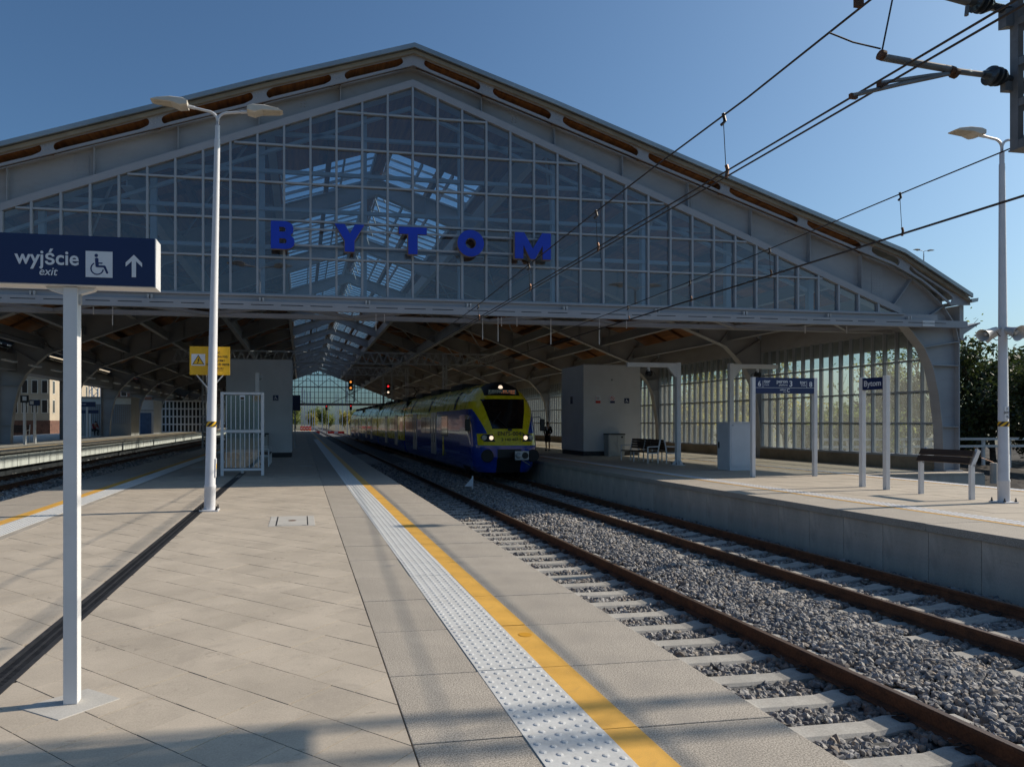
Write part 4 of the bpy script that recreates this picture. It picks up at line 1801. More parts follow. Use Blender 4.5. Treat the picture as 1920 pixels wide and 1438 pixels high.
wi.tube([(TB - .62, TY + on_front(.6, 2.4) - .045, TZ + 2.38), (TB - .20, TY + on_front(.2, 2.9) - .045, TZ + 2.88)], .012, 6)
wi.box(TB - .0, TB + .16, TY + on_front(0, 2.12) - .07, TY + on_front(0, 2.12) + .01, TZ + 2.06, TZ + 2.15)
wi.build('wiper', 'black', tr)
for tx, z, sz in (('EN75-004b', 1.86, .25), ('2 140 407-9', 1.64, .18)):
    text('number_lettering', tx, sz, (TB + .10, TY + on_front(.0, z + .06) - .035, TZ + z), 'black', tr, align='CENTER', bold=.0, ext=.004)
# pantograph
pg = MB()
py_ = TY + 24.2
pg.bar((TB - .5, py_, TZ + 4.2), (TB + .5, py_, TZ + 4.2), .12)
pg.bar((TB - .5, py_ + 1.2, TZ + 4.2), (TB + .5, py_ + 1.2, TZ + 4.2), .12)
pg.tube([(TB, py_ + 1.2, TZ + 4.25), (TB, py_ - .4, TZ + 4.72)], .05, 6)
pg.tube([(TB, py_ - .4, TZ + 4.72), (TB, py_ + .8, TZ + 5.06)], .04, 6)
pg.bar((TB - .8, py_ + .8, TZ + 5.09), (TB + .8, py_ + .8, TZ + 5.09), .25, .05)
pg.build('pantograph', 'black', tr)
# yellow call strip under a window
MB().box(TB - 1.452, TB - 1.44, TY + 6.6, TY + 6.85, TZ + .75, TZ + 1.7).build('yellow_strip', 'train_yellow', tr)

# ------------------------------------------------------------------ people
def skin_body(name, joints, edges, radii, root, mt, parent, sub=1):
    me = bpy.data.meshes.new('tmp')
    keys = list(joints)
    me.from_pydata([joints[k] for k in keys], [(keys.index(a), keys.index(b)) for a, b in edges], [])
    o = bpy.data.objects.new('tmp', me)
    COL.objects.link(o)
    bm = bmesh.new()
    bm.from_mesh(me)
    lay = bm.verts.layers.skin.verify()
    bm.verts.ensure_lookup_table()
    for i, k in enumerate(keys):
        rr = radii[k]
        bm.verts[i][lay].radius = rr if isinstance(rr, tuple) else (rr, rr)
        bm.verts[i][lay].use_root = (k == root)
    bm.to_mesh(me)
    bm.free()
    o.modifiers.new('skin', 'SKIN')
    s_ = o.modifiers.new('sub', 'SUBSURF')
    s_.levels = sub
    s_.render_levels = sub
    dg = bpy.context.evaluated_depsgraph_get()
    m2 = bpy.data.meshes.new_from_object(o.evaluated_get(dg))
    bpy.data.objects.remove(o)
    m2.materials.clear()
    m2.materials.append(MATS[mt])
    m2.polygons.foreach_set('use_smooth', [True] * len(m2.polygons))
    m2.polygons.foreach_set('material_index', [0] * len(m2.polygons))
    r = link(name, m2, parent)
    return r


def person(label, loc, rz, pose='stand', h=1.68, coat='cloth_black', legs='cloth_black', skirt=False, group=None):
    t = thing('person', label, 'person', (0, 0, 0), group)
    k = h / 1.75
    J = {}
    if pose == 'stand':
        J.update(pelvis=(0, 0, .95), waist=(0, 0, 1.10), chest=(0, .01, 1.32), neck=(0, .01, 1.48), chin=(0, -.02, 1.54), head=(0, -.01, 1.64), crown=(0, .0, 1.70))
        for s_, n_ in ((-1, 'l'), (1, 'r')):
            J.update({n_ + 'hip': (s_ * .09, 0, .92), n_ + 'knee': (s_ * .10, -.01, .50), n_ + 'ank': (s_ * .09, .02, .08), n_ + 'toe': (s_ * .11, -.13, .035),
                      n_ + 'sho': (s_ * .18, .01, 1.42), n_ + 'elb': (s_ * .24, .05, 1.14), n_ + 'wri': (s_ * .15, -.14, 1.02)})
    else:
        J.update(pelvis=(0, 0, .52), waist=(0, -.05, .66), chest=(0, -.17, .88), neck=(0, -.27, 1.02), chin=(0, -.34, 1.04), head=(0, -.35, 1.14), crown=(0, -.34, 1.20))
        for s_, n_ in ((-1, 'l'), (1, 'r')):
            J.update({n_ + 'hip': (s_ * .10, -.02, .50), n_ + 'knee': (s_ * .15, -.45, .50), n_ + 'ank': (s_ * .13, -.40, .08), n_ + 'toe': (s_ * .15, -.56, .035),
                      n_ + 'sho': (s_ * .19, -.18, .97), n_ + 'elb': (s_ * .20, -.36, .70), n_ + 'wri': (s_ * .08, -.56, .72)})
    E_ = [('pelvis', 'waist'), ('waist', 'chest'), ('chest', 'neck'), ('neck', 'chin'), ('chin', 'head'), ('head', 'crown')]
    Rr = dict(pelvis=(.15, .11), waist=(.13, .095), chest=(.16, .11), neck=.055, chin=.068, head=(.082, .098), crown=(.06, .07))
    for n_ in 'lr':
        E_ += [('pelvis', n_ + 'hip'), (n_ + 'hip', n_ + 'knee'), (n_ + 'knee', n_ + 'ank'), (n_ + 'ank', n_ + 'toe'), ('chest', n_ + 'sho'), (n_ + 'sho', n_ + 'elb'), (n_ + 'elb', n_ + 'wri')]
        Rr.update({n_ + 'hip': .088, n_ + 'knee': .056, n_ + 'ank': .04, n_ + 'toe': .035, n_ + 'sho': .065, n_ + 'elb': .043, n_ + 'wri': .028})
        w = Vector(J[n_ + 'wri'])
        d = (w - Vector(J[n_ + 'elb'])).normalized()
        side = Vector((1, 0, 0))
        palm = w + d * .07
        J[n_ + 'palm'] = tuple(palm)
        Rr[n_ + 'palm'] = (.036, .018)
        E_.append((n_ + 'wri', n_ + 'palm'))
        for f_ in range(4):
            a = palm + d * .02 + side * (f_ - 1.5) * .019
            b = a + d * (.045, .052, .048, .036)[f_] + Vector((0, -.006, -.018))
            J[f'{n_}f{f_}a'], J[f'{n_}f{f_}b'] = tuple(a), tuple(b)
            Rr[f'{n_}f{f_}a'], Rr[f'{n_}f{f_}b'] = .009, .008
            E_ += [(n_ + 'palm', f'{n_}f{f_}a'), (f'{n_}f{f_}a', f'{n_}f{f_}b')]
        J[n_ + 'th'] = tuple(w + d * .06 + side * (-.05 if n_ == 'r' else .05))
        Rr[n_ + 'th'] = .010
        E_.append((n_ + 'wri', n_ + 'th'))
    body = skin_body('body', J, E_, Rr, 'pelvis', 'skin', t, 1)
    up = {a: J[a] for a in ('pelvis', 'waist', 'chest', 'lsho', 'rsho', 'lelb', 'relb', 'lwri', 'rwri')}
    ru = dict(pelvis=(.175, .13), waist=(.152, .115), chest=(.185, .13), lsho=.085, rsho=.085, lelb=.062, relb=.062, lwri=.046, rwri=.046)
    eu = [('pelvis', 'waist'), ('waist', 'chest'), ('chest', 'lsho'), ('chest', 'rsho'), ('lsho', 'lelb'), ('rsho', 'relb'), ('lelb', 'lwri'), ('relb', 'rwri')]
    skin_body('jacket', up, eu, ru, 'pelvis', coat, t, 1)
    if skirt:
        g = MB()
        prof = [(.16, 1.0), (.185, .9), (.19, .7), (.175, .52)]
        g.lathe([(r, z) for r, z in prof], (0, 0, 0), (0, 0, 1), 16)
        g.v = [(x, y * .8, z) for x, y, z in g.v]
        g.build('skirt', legs, t, smooth=True)
    else:
        lo = {a: J[a] for a in ('pelvis', 'lhip', 'rhip', 'lknee', 'rknee', 'lank', 'rank')}
        rl = dict(pelvis=(.16, .12), lhip=.1, rhip=.1, lknee=.07, rknee=.07, lank=.055, rank=.055)
        skin_body('trousers', lo, [('pelvis', 'lhip'), ('pelvis', 'rhip'), ('lhip', 'lknee'), ('rhip', 'rknee'), ('lknee', 'lank'), ('rknee', 'rank')], rl, 'pelvis', legs, t, 1)
    for n_ in 'lr':
        a, b = Vector(J[n_ + 'ank']), Vector(J[n_ + 'toe'])
        g = MB().tube([a + Vector((0, .05, -.045)), a + Vector((0, 0, -.03)), (a + b) / 2 + Vector((0, 0, -.01)), b, b + Vector((0, -.03, -.01))], [.04, .048, .05, .043, .02], 8)
        g.build('shoe', 'black', t, smooth=True)
    hd = Vector(J['head'])
    g = MB().ball(hd + Vector((0, .025, .035)), .106, 6, sz=(.92, 1.0, .95))
    g.build('hair', 'hair', t, smooth=True)
    # face: nose, eyes, ears
    f_ = MB()
    f_.prism([(-.016, -.03), (.016, -.03), (0, .03)], hd + Vector((0, -.095, -.01)), (1, 0, 0), (0, 0, 1), (0, -.022, 0))
    for s_ in (-1, 1):
        f_.ball(hd + Vector((s_ * .085, .005, -.01)), .022, 3, sz=(.4, .8, 1.2))
    f_.build('face', 'skin', t)
    if skirt:
        g = MB()
        c = Vector(J['chest'])
        g.prism([(-.06, .12), (.06, .12), (0, -.14)], c + Vector((0, -.135, 0)), (1, 0, 0), (0, 0, 1), (0, -.01, 0))
        g.build('blouse', 'shirt_white', t)
    t.location = loc
    t.rotation_euler = (0, 0, rz)
    t.scale = (k, k, k)
    return t


px_, py2 = G(1027, 845)
person('standing woman in a dark skirt suit and white blouse beside the grey shaft building', (px_, py2, 0), R(-35), skirt=True)
person('person in dark clothes half hidden behind the front corner of the train', (px_ - .95, py2 + 1.2, 0), R(20), h=1.72)
lpx, lpy = G(176, 817, LZ)
person('crouched person in a red top sitting on the far left platform', (lpx - .1, lpy + .4, LZ), R(40), pose='sit', coat='cloth_red')

# ------------------------------------------------------------------ platform lamps
def lamp(px, py, label, lean=0.0, extras=True, h=7.52, grp='double armed platform lamps', loc=None):
    x, y = loc[:2] if loc else G(px, py)
    z0 = 0 if loc is None else (LZ if x < -11 else 0)
    t = thing('platform_lamp', label, 'lamp post', (x, y, z0), grp)
    # local to (x, y)
    MB().box(x - .17, x + .17, y - .17, y + .17, z0, z0 + .025).build('base_plate', 'pole_white', t, bevel=.004)
    g = MB()
    for a in (-1, 1):
        for b in (-1, 1):
            g.lathe([(.022, 0), (.022, .03), (.012, .031), (.012, .075), (.0, .076)], (x + a * .135, y + b * .135, z0 + .025), (0, 0, 1), 6)
    g.build('anchor_bolt', 'black', t)
    p = MB().lathe([(.104, .02), (.104, .42), (.110, .44), (.108, .47), (.098, .49), (.052, h - .55), (.05, h - .55), (.044, h - .53), (.044, h - .30)], (x, y, z0), (0, 0, 1), 14)
    po = p.build('pole', 'pole_white', t, smooth=True)
    for sg in (-1, 1):
        g = MB()
        pts = [(x, y, z0 + h - .36)]
        for q2 in range(0, 7):
            a = PI / 2 * q2 / 6
            pts.append((x + sg * .20 * (1 - math.cos(a)), y, z0 + h - .22 + .18 * math.sin(a)))
        pts.append((x + sg * .52, y, z0 + h + .01))
        g.tube(pts, .026, 8)
        g.tube([(x + sg * .42, y, z0 + h - .005), (x + sg * .58, y, z0 + h + .018)], .034, 8)
        ar = g.build('lamp_arm', 'pole_white', t, smooth=True)
        # luminaire: shallow wedge, cream painted, lens below
        prof = [(.0, -.05), (.0, .045), (.10, .085), (.32, .085), (.56, .045), (.66, .0), (.62, -.012), (.28, -.03), (.14, -.085)]
        hd = MB()
        n = len(prof)
        v = []
        for wy in (-.15, -.11, .11, .15):
            for a, b in prof:
                k = 1.0 if abs(wy) < .12 else .72
                tw = 1 - .25 * (a / .66) ** 2
                v.append((x + sg * (.54 + a * (.97 if k < 1 else 1)), y + wy * tw, z0 + h + .035 + b * k + .10 * a * .3))
        fs = []
        for r_ in range(3):
            for i in range(n):
                fs.append((r_ * n + i, r_ * n + (i + 1) % n, (r_ + 1) * n + (i + 1) % n, (r_ + 1) * n + i))
        fs += [tuple(range(n - 1, -1, -1)), tuple(range(3 * n, 4 * n))]
        hd.add(v, fs)
        ho = hd.build('lamp_head', 'lamp_cream', t)
        ln = MB()
        a0, a1 = .29, .61
        zz = lambda a: z0 + h + .035 + (-.03 + (a - .28) / .34 * .018) + .03 * a - .004
        ln.add([(x + sg * (.54 + a0), y - .11, zz(a0)), (x + sg * (.54 + a1), y - .10, zz(a1)), (x + sg * (.54 + a1), y + .10, zz(a1)), (x + sg * (.54 + a0), y + .11, zz(a0)),
                (x + sg * (.54 + a0), y - .11, zz(a0) + .012), (x + sg * (.54 + a1), y - .10, zz(a1) + .012), (x + sg * (.54 + a1), y + .10, zz(a1) + .012), (x + sg * (.54 + a0), y + .11, zz(a0) + .012)],
               [(0, 1, 2, 3), (0, 1, 5, 4), (1, 2, 6, 5), (2, 3, 7, 6), (3, 0, 4, 7)])
        ln.build('lens', 'lamp_lens', ho)
    if extras:
        zb_ = 1.62
        rr = .098 - (.046) * (zb_ - .49) / (h - 1.0) + .0035
        MB().lathe([(rr, -.05), (rr, .05), (rr - .003, .0501)], (x, y, z0 + zb_), (0, 0, 1), 20).build('warning_band', 'sign_yellow', t)
        g = MB()
        for k in range(5):
            a0 = 2 * PI * k / 5
            seg = 8
            for i in range(seg):
                za, zb2 = -.05 + .1 * i / seg, -.05 + .1 * (i + 1) / seg
                ta, tb = a0 + 1.15 * i / seg, a0 + 1.15 * (i + 1) / seg
                r2 = rr + .003
                for w3 in (0, .16, .32, .48):
                    v = [(x + r2 * math.cos(q3), y + r2 * math.sin(q3), z0 + zb_ + zz_) for q3, zz_ in ((ta + w3, za), (ta + w3 + .16, za), (tb + w3 + .16, zb2), (tb + w3, zb2))]
                    g.add(v, [(0, 1, 2, 3)])
        g.build('band_stripe', 'black', t)
        g = MB().box(x + .075, x + .105, y - .055, y + .055, z0 + .62, z0 + .98)
        g.build('service_hatch', 'pole_white', t, bevel=.012)
        g = MB().box(x + .104, x + .108, y - .03, y + .03, z0 + .78, z0 + .88)
        g.build('hatch_sticker', 'sign_yellow', t)
    if lean:
        t.rotation_euler = (0, lean, 0)
    return t


lamp(393, 957, 'white double armed lamp post standing by the drain channel, nearest the exit sign', R(1.15))
lr = lamp(1882, 942, 'white double armed lamp post carrying grey loudspeakers on the right platform', R(-.35))
# number plate on the right lamp
x, y = G(1882, 942)
o = MB().box(x - .075, x + .03, y - .094, y - .088, 1.72, 1.98).build('number_plate', 'sign_white', lr)
for i, s_ in enumerate(('3', '0093', '16')):
    text('plate_lettering', s_, .075, (x - .022, y - .0955, 1.905 - i * .08), 'black', lr, align='CENTER')
# loudspeakers: three horns
zs = ZAT(x, y, 620)
for i, (dx, dy, lab) in enumerate(((-1, -.12, 'grey horn loudspeaker pointing left from the right lamp post'), (.05, -1, 'grey horn loudspeaker facing the camera on the right lamp post'), (1, -.12, 'grey horn loudspeaker pointing right from the right lamp post'), (-.5, 1, 'grey horn loudspeaker pointing away behind the right lamp post'))):
    t = thing('loudspeaker', lab, 'loudspeaker', (x, y, zs), 'horn loudspeakers on the lamp post')
    d = Vector((dx, dy, -.38)).normalized()
    zo = .06 if i in (0, 2) else -.02
    p0 = Vector((x, y, zs + zo)) + Vector((d.x, d.y, 0)).normalized() * .12
    hk = .78 if i in (0, 2) else 1.0
    MB().lathe([(r3 * hk, t3 * (1.25 if hk < 1 else 1)) for r3, t3 in [(.06, 0), (.075, .06), (.085, .14), (.11, .24), (.155, .32), (.165, .325), (.15, .32), (.10, .24), (.05, .18), (.05, .26), (.0, .29)]], p0 + (d * .1 if i in (0, 2) else -d * .12), d, 18).build('horn', 'galv', t, smooth=True)
    MB().bar((x, y, zs + zo), p0 + d * .12, .05, .04).build('bracket', 'galv', t)
    MB().tube([p0 + d * .1 + Vector((0, 0, -.05)), p0 + Vector((0, 0, -.17)), Vector((x, y, zs - .16))], .008, 5).build('cable', 'black', t)

# far lamps
lpx_ = F(1732, 470, 62)
lamp(0, 0, 'small lamp on a pole showing above the hall roof at the right', loc=(lpx_[0], 62, 0), extras=False, h=lpx_[1])
# lamps seen by reflection and through the glass stand outside behind the hall
lamp(0, 0, 'white lamp post on the sunlit platform end beyond the hall', loc=(-2.0, 139, 0), extras=False)

# ------------------------------------------------------------------ signs
def pictogram_wheelchair(cx, cz, s, yf, mt, parent, xdir=1, rot=NEG_Y, org=None):
    """seated figure and wheel inside a square of side s; flat print"""
    g = MB()
    def P(a, b):
        return (cx + a * s * xdir, yf, cz + b * s)
    def poly(pts):
        g.add([P(a, b) for a, b in pts], [tuple(range(len(pts)))])
    poly([( -.10 + .065 * math.cos(t), .335 + .065 * math.sin(t)) for t in np.linspace(0, 2 * PI, 17)[:-1]])
    poly([(-.15, .22), (-.11, .245), (-.06, .245), (-.02, .21), (-.02, .07), (.11, .07), (.14, .05), (.11, .02), (-.01, .02), (-.01, -.04), (.20, -.04), (.235, -.06), (.25, -.1), (.335, -.31), (.31, -.355), (.27, -.35), (.165, -.115), (-.08, -.115), (-.125, -.1)])
    n = 22
    for i in range(n):
        a0, a1 = R(118) + R(235) * i / n, R(118) + R(235) * (i + 1) / n
        c0, c1 = (-.07, -.165)
        poly([(c0 + .245 * math.cos(a0), c1 + .245 * math.sin(a0)), (c0 + .245 * math.cos(a1), c1 + .245 * math.sin(a1)), (c0 + .20 * math.cos(a1), c1 + .20 * math.sin(a1)), (c0 + .20 * math.cos(a0), c1 + .20 * math.sin(a0))])
    return g.build('wheelchair_symbol', mt, parent)


# exit sign, close on the left
ex, ey = G(134, 1321)
es = thing('exit_sign', 'navy exit sign on a white post reading wyjście with wheelchair symbol and arrow', 'sign', (ex, ey, 0))
sb = MB()
c45 = .27
cr_, cb_ = G(226, 1309), G(109, 1350)
sb.prism([(cr_[0], cr_[1]), (ex + .02, ey + .25), (ex - .29, ey + .0), (cb_[0], cb_[1])], (0, 0, -.06), (1, 0, 0), (0, 1, 0), (0, 0, .0625))
sb.build('base_slab', 'white_slab', es, bevel=.003)
pxl, pxr = F(118, 1000, ey)[0], F(145, 1000, ey)[0]
MB().box(pxl, pxr, ey, ey + .075, .003, F(134, 541, ey)[1] + .01).build('post', 'white_paint', es, bevel=.003)
sx1 = F(292.5, 500, ey - .03)[0]
sx0 = ex * 2 - sx1 - .04
sz0, sz1 = F(250, 539.0, ey - .03)[1], F(250, 446.0, ey - .03)[1]
MB().box(sx0, sx1, ey - .03, ey + .11, sz0, sz1).build('sign_panel', 'white_paint', es, bevel=.002)
pn = MB().box(sx0 + .004, sx1 - .006, ey - .036, ey - .031, sz0 + .006, sz1 - .002).build('sign_face', 'navy', es)
yf = ey - .038


def at(px, py):
    return F(px, py, yf)


for (px, py, s, body, b_, sh) in ((28, 493.5, .117, 'wyjście', .016, 0), (72, 515.5, .066, 'exit', .004, .25)):
    a = at(px, py)
    text('lettering', body, s, (a[0], yf, a[1]), 'sign_white', pn, bold=b_, shear=sh, sx=.97)
a, b = at(160.5, 519.5), at(211, 472.5)
MB().box(a[0], b[0], yf - .0005, yf + .001, a[1], b[1]).build('symbol_field', 'sign_white', pn)
pictogram_wheelchair((a[0] + b[0]) / 2, (a[1] + b[1]) / 2, b[1] - a[1], yf - .0015, 'sign_navy_print', pn)
c0 = at(251, 499)
w = (at(266, 499)[0] - at(235, 499)[0]) / 2
hh = (at(251, 478)[1] - at(251, 520)[1]) / 2
MB().prism([(0, hh), (w, .28 * hh), (w, -.08 * hh), (.26 * w, .42 * hh), (.26 * w, -hh), (-.26 * w, -hh), (-.26 * w, .42 * hh), (-w, -.08 * hh), (-w, .28 * hh)], (c0[0], yf, c0[1]), (1, 0, 0), (0, 0, 1), (0, .001, 0)).build('arrow', 'sign_white', pn)
g = MB()
for s_ in (-1, 1):
    g.prism([(0, 0), (s_ * .10, 0), (s_ * .085, -.018), (0, -.045)], ((pxl if s_ < 0 else pxr), ey + .015, sz0), (1, 0, 0), (0, 0, 1), (0, .05, 0))
g.build('bracket', 'white_paint', es)
MB().box(pxr, pxr + .012, ey + .02, ey + .05, sz0 - .10, sz0 - .035).build('catch', 'galv', es)

# platform number sign
a, b = G(1411.5, 894.5), G(1527.5, 892)
ys_ = (a[1] + b[1]) / 2
t = thing('platform_sign', 'wide navy sign on two white posts reading tor 6, peron 3, tor 8', 'sign', ((a[0] + b[0]) / 2, ys_, 0))
xl, xr = F(1411.5, 800, ys_)[0], F(1527.5, 800, ys_)[0]
zt, zb_ = F(1470, 708.5, ys_)[1], F(1470, 738, ys_)[1]
for x in (xl, xr):
    MB().box(x - .055, x + .055, ys_ - .055, ys_ + .055, 0, zt + .01).build('post', 'white_paint', t, bevel=.006)
pn = MB().box(xl + .05, xr - .05, ys_ - .045, ys_ + .045, zb_, zt).build('sign_panel', 'navy', t)
H = zt - zb_
W = xr - xl - .11
yf2 = ys_ - .047
X = lambda f_: xl + .055 + W * f_
Z = lambda f_: zb_ + H * f_
MB().box(X(0), X(1), yf2, yf2 + .001, Z(.355), Z(.375)).build('rule_line', 'sign_white', pn)
for f_ in (.127, .872):
    MB().box(X(f_) - .006, X(f_) + .006, yf2, yf2 + .001, Z(.38), Z(.80)).build('rule_line', 'sign_white', pn)
for s_, fx, fz, sz_, al, bo_ in (('6', .068, .46, .285, 'CENTER', .01), ('tor', .148, .66, .20, 'LEFT', .014), ('track', .148, .50, .10, 'LEFT', 0), ('peron', .545, .67, .20, 'RIGHT', .014), ('platform', .545, .49, .11, 'RIGHT', 0),
                             ('3', .60, .45, .32, 'CENTER', .012), ('tor', .855, .62, .20, 'RIGHT', .014), ('track', .855, .48, .10, 'RIGHT', 0), ('8', .94, .44, .285, 'CENTER', .01), ('sektor', .52, .19, .105, 'RIGHT', .01), ('zone', .52, .08, .07, 'RIGHT', 0), ('C', .555, .09, .20, 'CENTER', .008)):
    text('lettering', s_, sz_ * H / .62, (X(fx), yf2 - .001, Z(fz)), 'sign_white', pn, align=al, bold=bo_)

# station name sign seen edgewise along the track
a, b = G(1617, 912.3), G(1662, 918)
xb_ = (a[0] + b[0]) / 2
t = thing('name_sign', 'small navy Bytom sign between two tall white posts', 'sign', (xb_, (a[1] + b[1]) / 2, 0))


def XP(px, py, X_):
    u = (px - CX) / FPX
    d = X_ / (sT + u * cT)
    return (d * cT - u * d * sT, CAMH + (HZ - py) / FPX * d)


ya, yb_ = XP(1617, 800, xb_)[0], XP(1662, 800, xb_)[0]
zt, zb_ = XP(1640, 708, xb_)[1], XP(1640, 730.5, xb_)[1]
for y in (ya, yb_):
    MB().box(xb_ - .055, xb_ + .055, y - .055, y + .055, 0, zt + .03).build('post', 'white_paint', t, bevel=.006)
pn = MB().box(xb_ - .05, xb_ + .05, yb_ + .05, ya - .05, zb_, zt).build('sign_panel', 'navy', t)
text('lettering', 'Bytom', .205, (xb_ - .052, (ya + yb_) / 2, (zt + zb_) / 2 - .06), 'sign_white', pn, rot=NEG_X, align='CENTER', bold=.012)
text('lettering', 'Bytom', .205, (xb_ + .052, (ya + yb_) / 2, (zt + zb_) / 2 - .06), 'sign_white', pn, rot=Matrix(((0, 0, 1), (1, 0, 0), (0, 1, 0))), align='CENTER', bold=.012)

# yellow high voltage warning behind the left lamp post
lx, ly = G(393, 957)
yw_ = ly + .14
x0, x1 = F(355.5, 676, yw_)[0], F(431, 676, yw_)[0]
z0, z1 = F(393, 703, yw_)[1], F(393, 650, yw_)[1]
t = thing('warning_sign', 'yellow high voltage warning sign behind the left lamp post', 'sign', ((x0 + x1) / 2, yw_, z0))
pn = MB().box(x0, x1, yw_, yw_ + .012, z0, z1).build('sign_panel', 'sign_yellow', t, bevel=.002)
W, H = x1 - x0, z1 - z0
yq = yw_ - .002
cxs, czs = x0 + W * .215, z0 + H * .52
MB().box(cxs - .125, cxs + .125, yq, yq + .001, czs - .105, czs + .115).build('symbol_field', 'sign_white', pn)
g = MB().add([(cxs - .112, yq - .001, czs - .085), (cxs + .112, yq - .001, czs - .085), (cxs, yq - .001, czs + .10)], [(0, 1, 2)])
g.build('triangle_edge', 'black', pn)
MB().add([(cxs - .092, yq - .002, czs - .075), (cxs + .092, yq - .002, czs - .075), (cxs, yq - .002, czs + .078)], [(0, 1, 2)]).build('triangle', 'sign_yellow', pn)
MB().add([(cxs + .012, yq - .003, czs + .045), (cxs - .022, yq - .003, czs - .008), (cxs + .002, yq - .003, czs - .004), (cxs - .016, yq - .003, czs - .05), (cxs - .026, yq - .003, czs - .035), (cxs - .020, yq - .003, czs - .066), (cxs + .006, yq - .003, czs - .05), (cxs - .004, yq - .003, czs - .046), (cxs + .026, yq - .003, czs + .012), (cxs + .002, yq - .003, czs + .008), (cxs + .024, yq - .003, czs + .045)], [tuple(range(11))]).build('lightning_bolt', 'black', pn)
for i, s_ in enumerate(('SIEĆ', 'TRAKCYJNA POD', 'NAPIĘCIEM !', 'DOTKNIĘCIE GROZI', 'ŚMIERCIĄ !')):
    text('lettering', s_, .053, (x0 + W * .70, yq - .001, z1 - .135 - i * .073), 'black', pn, align='CENTER', bold=.016, sx=.86)
MB().box(x0 + W * .57, x0 + W * .83, yq - .001, yq, z1 - .455, z1 - .449).build('rule_line', 'black', pn)
g = MB()
for e in (-.26, .26):
    g.bar(((x0 + x1) / 2 + e, yw_ + .03, z0 + .02), ((x0 + x1) / 2 + e * .1, yw_ - .05, z0 - .26), .022)
g.bar((x0 + .08, yw_ + .03, z0 + .02), (x1 - .08, yw_ + .03, z0 + .02), .03)
g.build('brace', 'galv', t)

# ------------------------------------------------------------------ grey shaft buildings
def shaft(x0, x1, y0, y1, h, label):
    t = thing('lift_shaft', label, 'lift building', ((x0 + x1) / 2, y0, 0), 'grey rendered lift shafts')
    MB().box(x0, x1, y0, y1, .22, h).build('wall', 'render_grey', t, bevel=.01)
    MB().box(x0 + .03, x1 - .03, y0 + .03, y1 - .03, 0, .22).build('plinth', 'plinth_dark', t)
    MB().box(x0 - .01, x1 + .01, y0 - .01, y1 + .01, h, h + .04).build('coping', 'galv', t)
    return t


bx0, by0 = G(1094, 854.5)
bx1 = F(1200.5, 800, by0)[0]
bh = ZAT(bx0, by0, 684.5)
by1 = XP(1053, 800, bx0)[0]
s2 = shaft(bx0, bx1, by0, by1, bh, 'grey rendered lift shaft on the right platform with three small notices')
qx1, qy0 = G(547.6, 857)
qx0 = F(424, 800, qy0)[0]
qh = ZAT(qx0, qy0, 674)
s1 = shaft(qx0, qx1, qy0, qy0 + (by1 - by0), qh, 'grey rendered lift shaft on the near island platform behind the glass screen')


def wall_sign(px, py, w, h, yw, name, label, kind):
    x, z = F(px, py, yw)
    t = thing(name, label, 'notice', (x, yw, z))
    y = yw - .014
    if kind == 'lift':
        MB().box(x - w / 2, x + w / 2, y - .012, y + .012, z - h / 2, z + h / 2).build('sign_panel', 'navy', t)
        pictogram_wheelchair(x, z, w * .95, y - .0135, 'sign_white', t)
    elif kind == 'ban':
        p = MB().box(x - w / 2, x + w / 2, y - .012, y + .012, z - h / 2, z + h / 2).build('sign_panel', 'sign_white', t)
        MB().box(x - w / 2, x + w / 2, y - .014, y - .012, z - h / 2, z - h * .18).build('lower_field', 'navy', t)
        g = MB()
        n = 24
        for i in range(n):
            a0, a1 = 2 * PI * i / n, 2 * PI * (i + 1) / n
            ro, ri = w * .42, w * .33
            zc = z + h * .16
            g.add([(x + ro * math.cos(a0), y - .015, zc + ro * math.sin(a0)), (x + ro * math.cos(a1), y - .015, zc + ro * math.sin(a1)), (x + ri * math.cos(a1), y - .015, zc + ri * math.sin(a1)), (x + ri * math.cos(a0), y - .015, zc + ri * math.sin(a0))], [(0, 1, 2, 3)])
        g.add([(x - .30 * w, y - .0155, z + h * .16 + .22 * w), (x - .22 * w, y - .0155, z + h * .16 + .30 * w), (x + .30 * w, y - .0155, z + h * .16 - .22 * w), (x + .22 * w, y - .0155, z + h * .16 - .30 * w)], [(0, 1, 2, 3)])
        g.build('ban_ring', 'red_paint', t)
        MB().box(x - .25 * w, x + .2 * w, y - .0145, y - .0135, z + h * .14, z + h * .19).build('cigarette', 'black', t)
    else:
        MB().box(x - w / 2, x + w / 2, y - .012, y + .012, z - h / 2, z + h / 2).build('sign_panel', 'sign_white', t)
        MB().box(x - w / 2, x + w / 2, y - .014, y - .012, z - h / 2, z - h * .16).build('lower_field', 'red_paint', t)
        MB().box(x - w * .42, x - w * .36, y - .014, y - .0125, z - h * .05, z + h * .4).build('red_edge', 'red_paint', t)
        g = MB()
        for k in (-.02, .12, .26):
            g.box(x - w * .25, x + w * .3, y - .014, y - .0125, z + h * k, z + h * (k + .05))
        g.build('print_line', 'black', t)


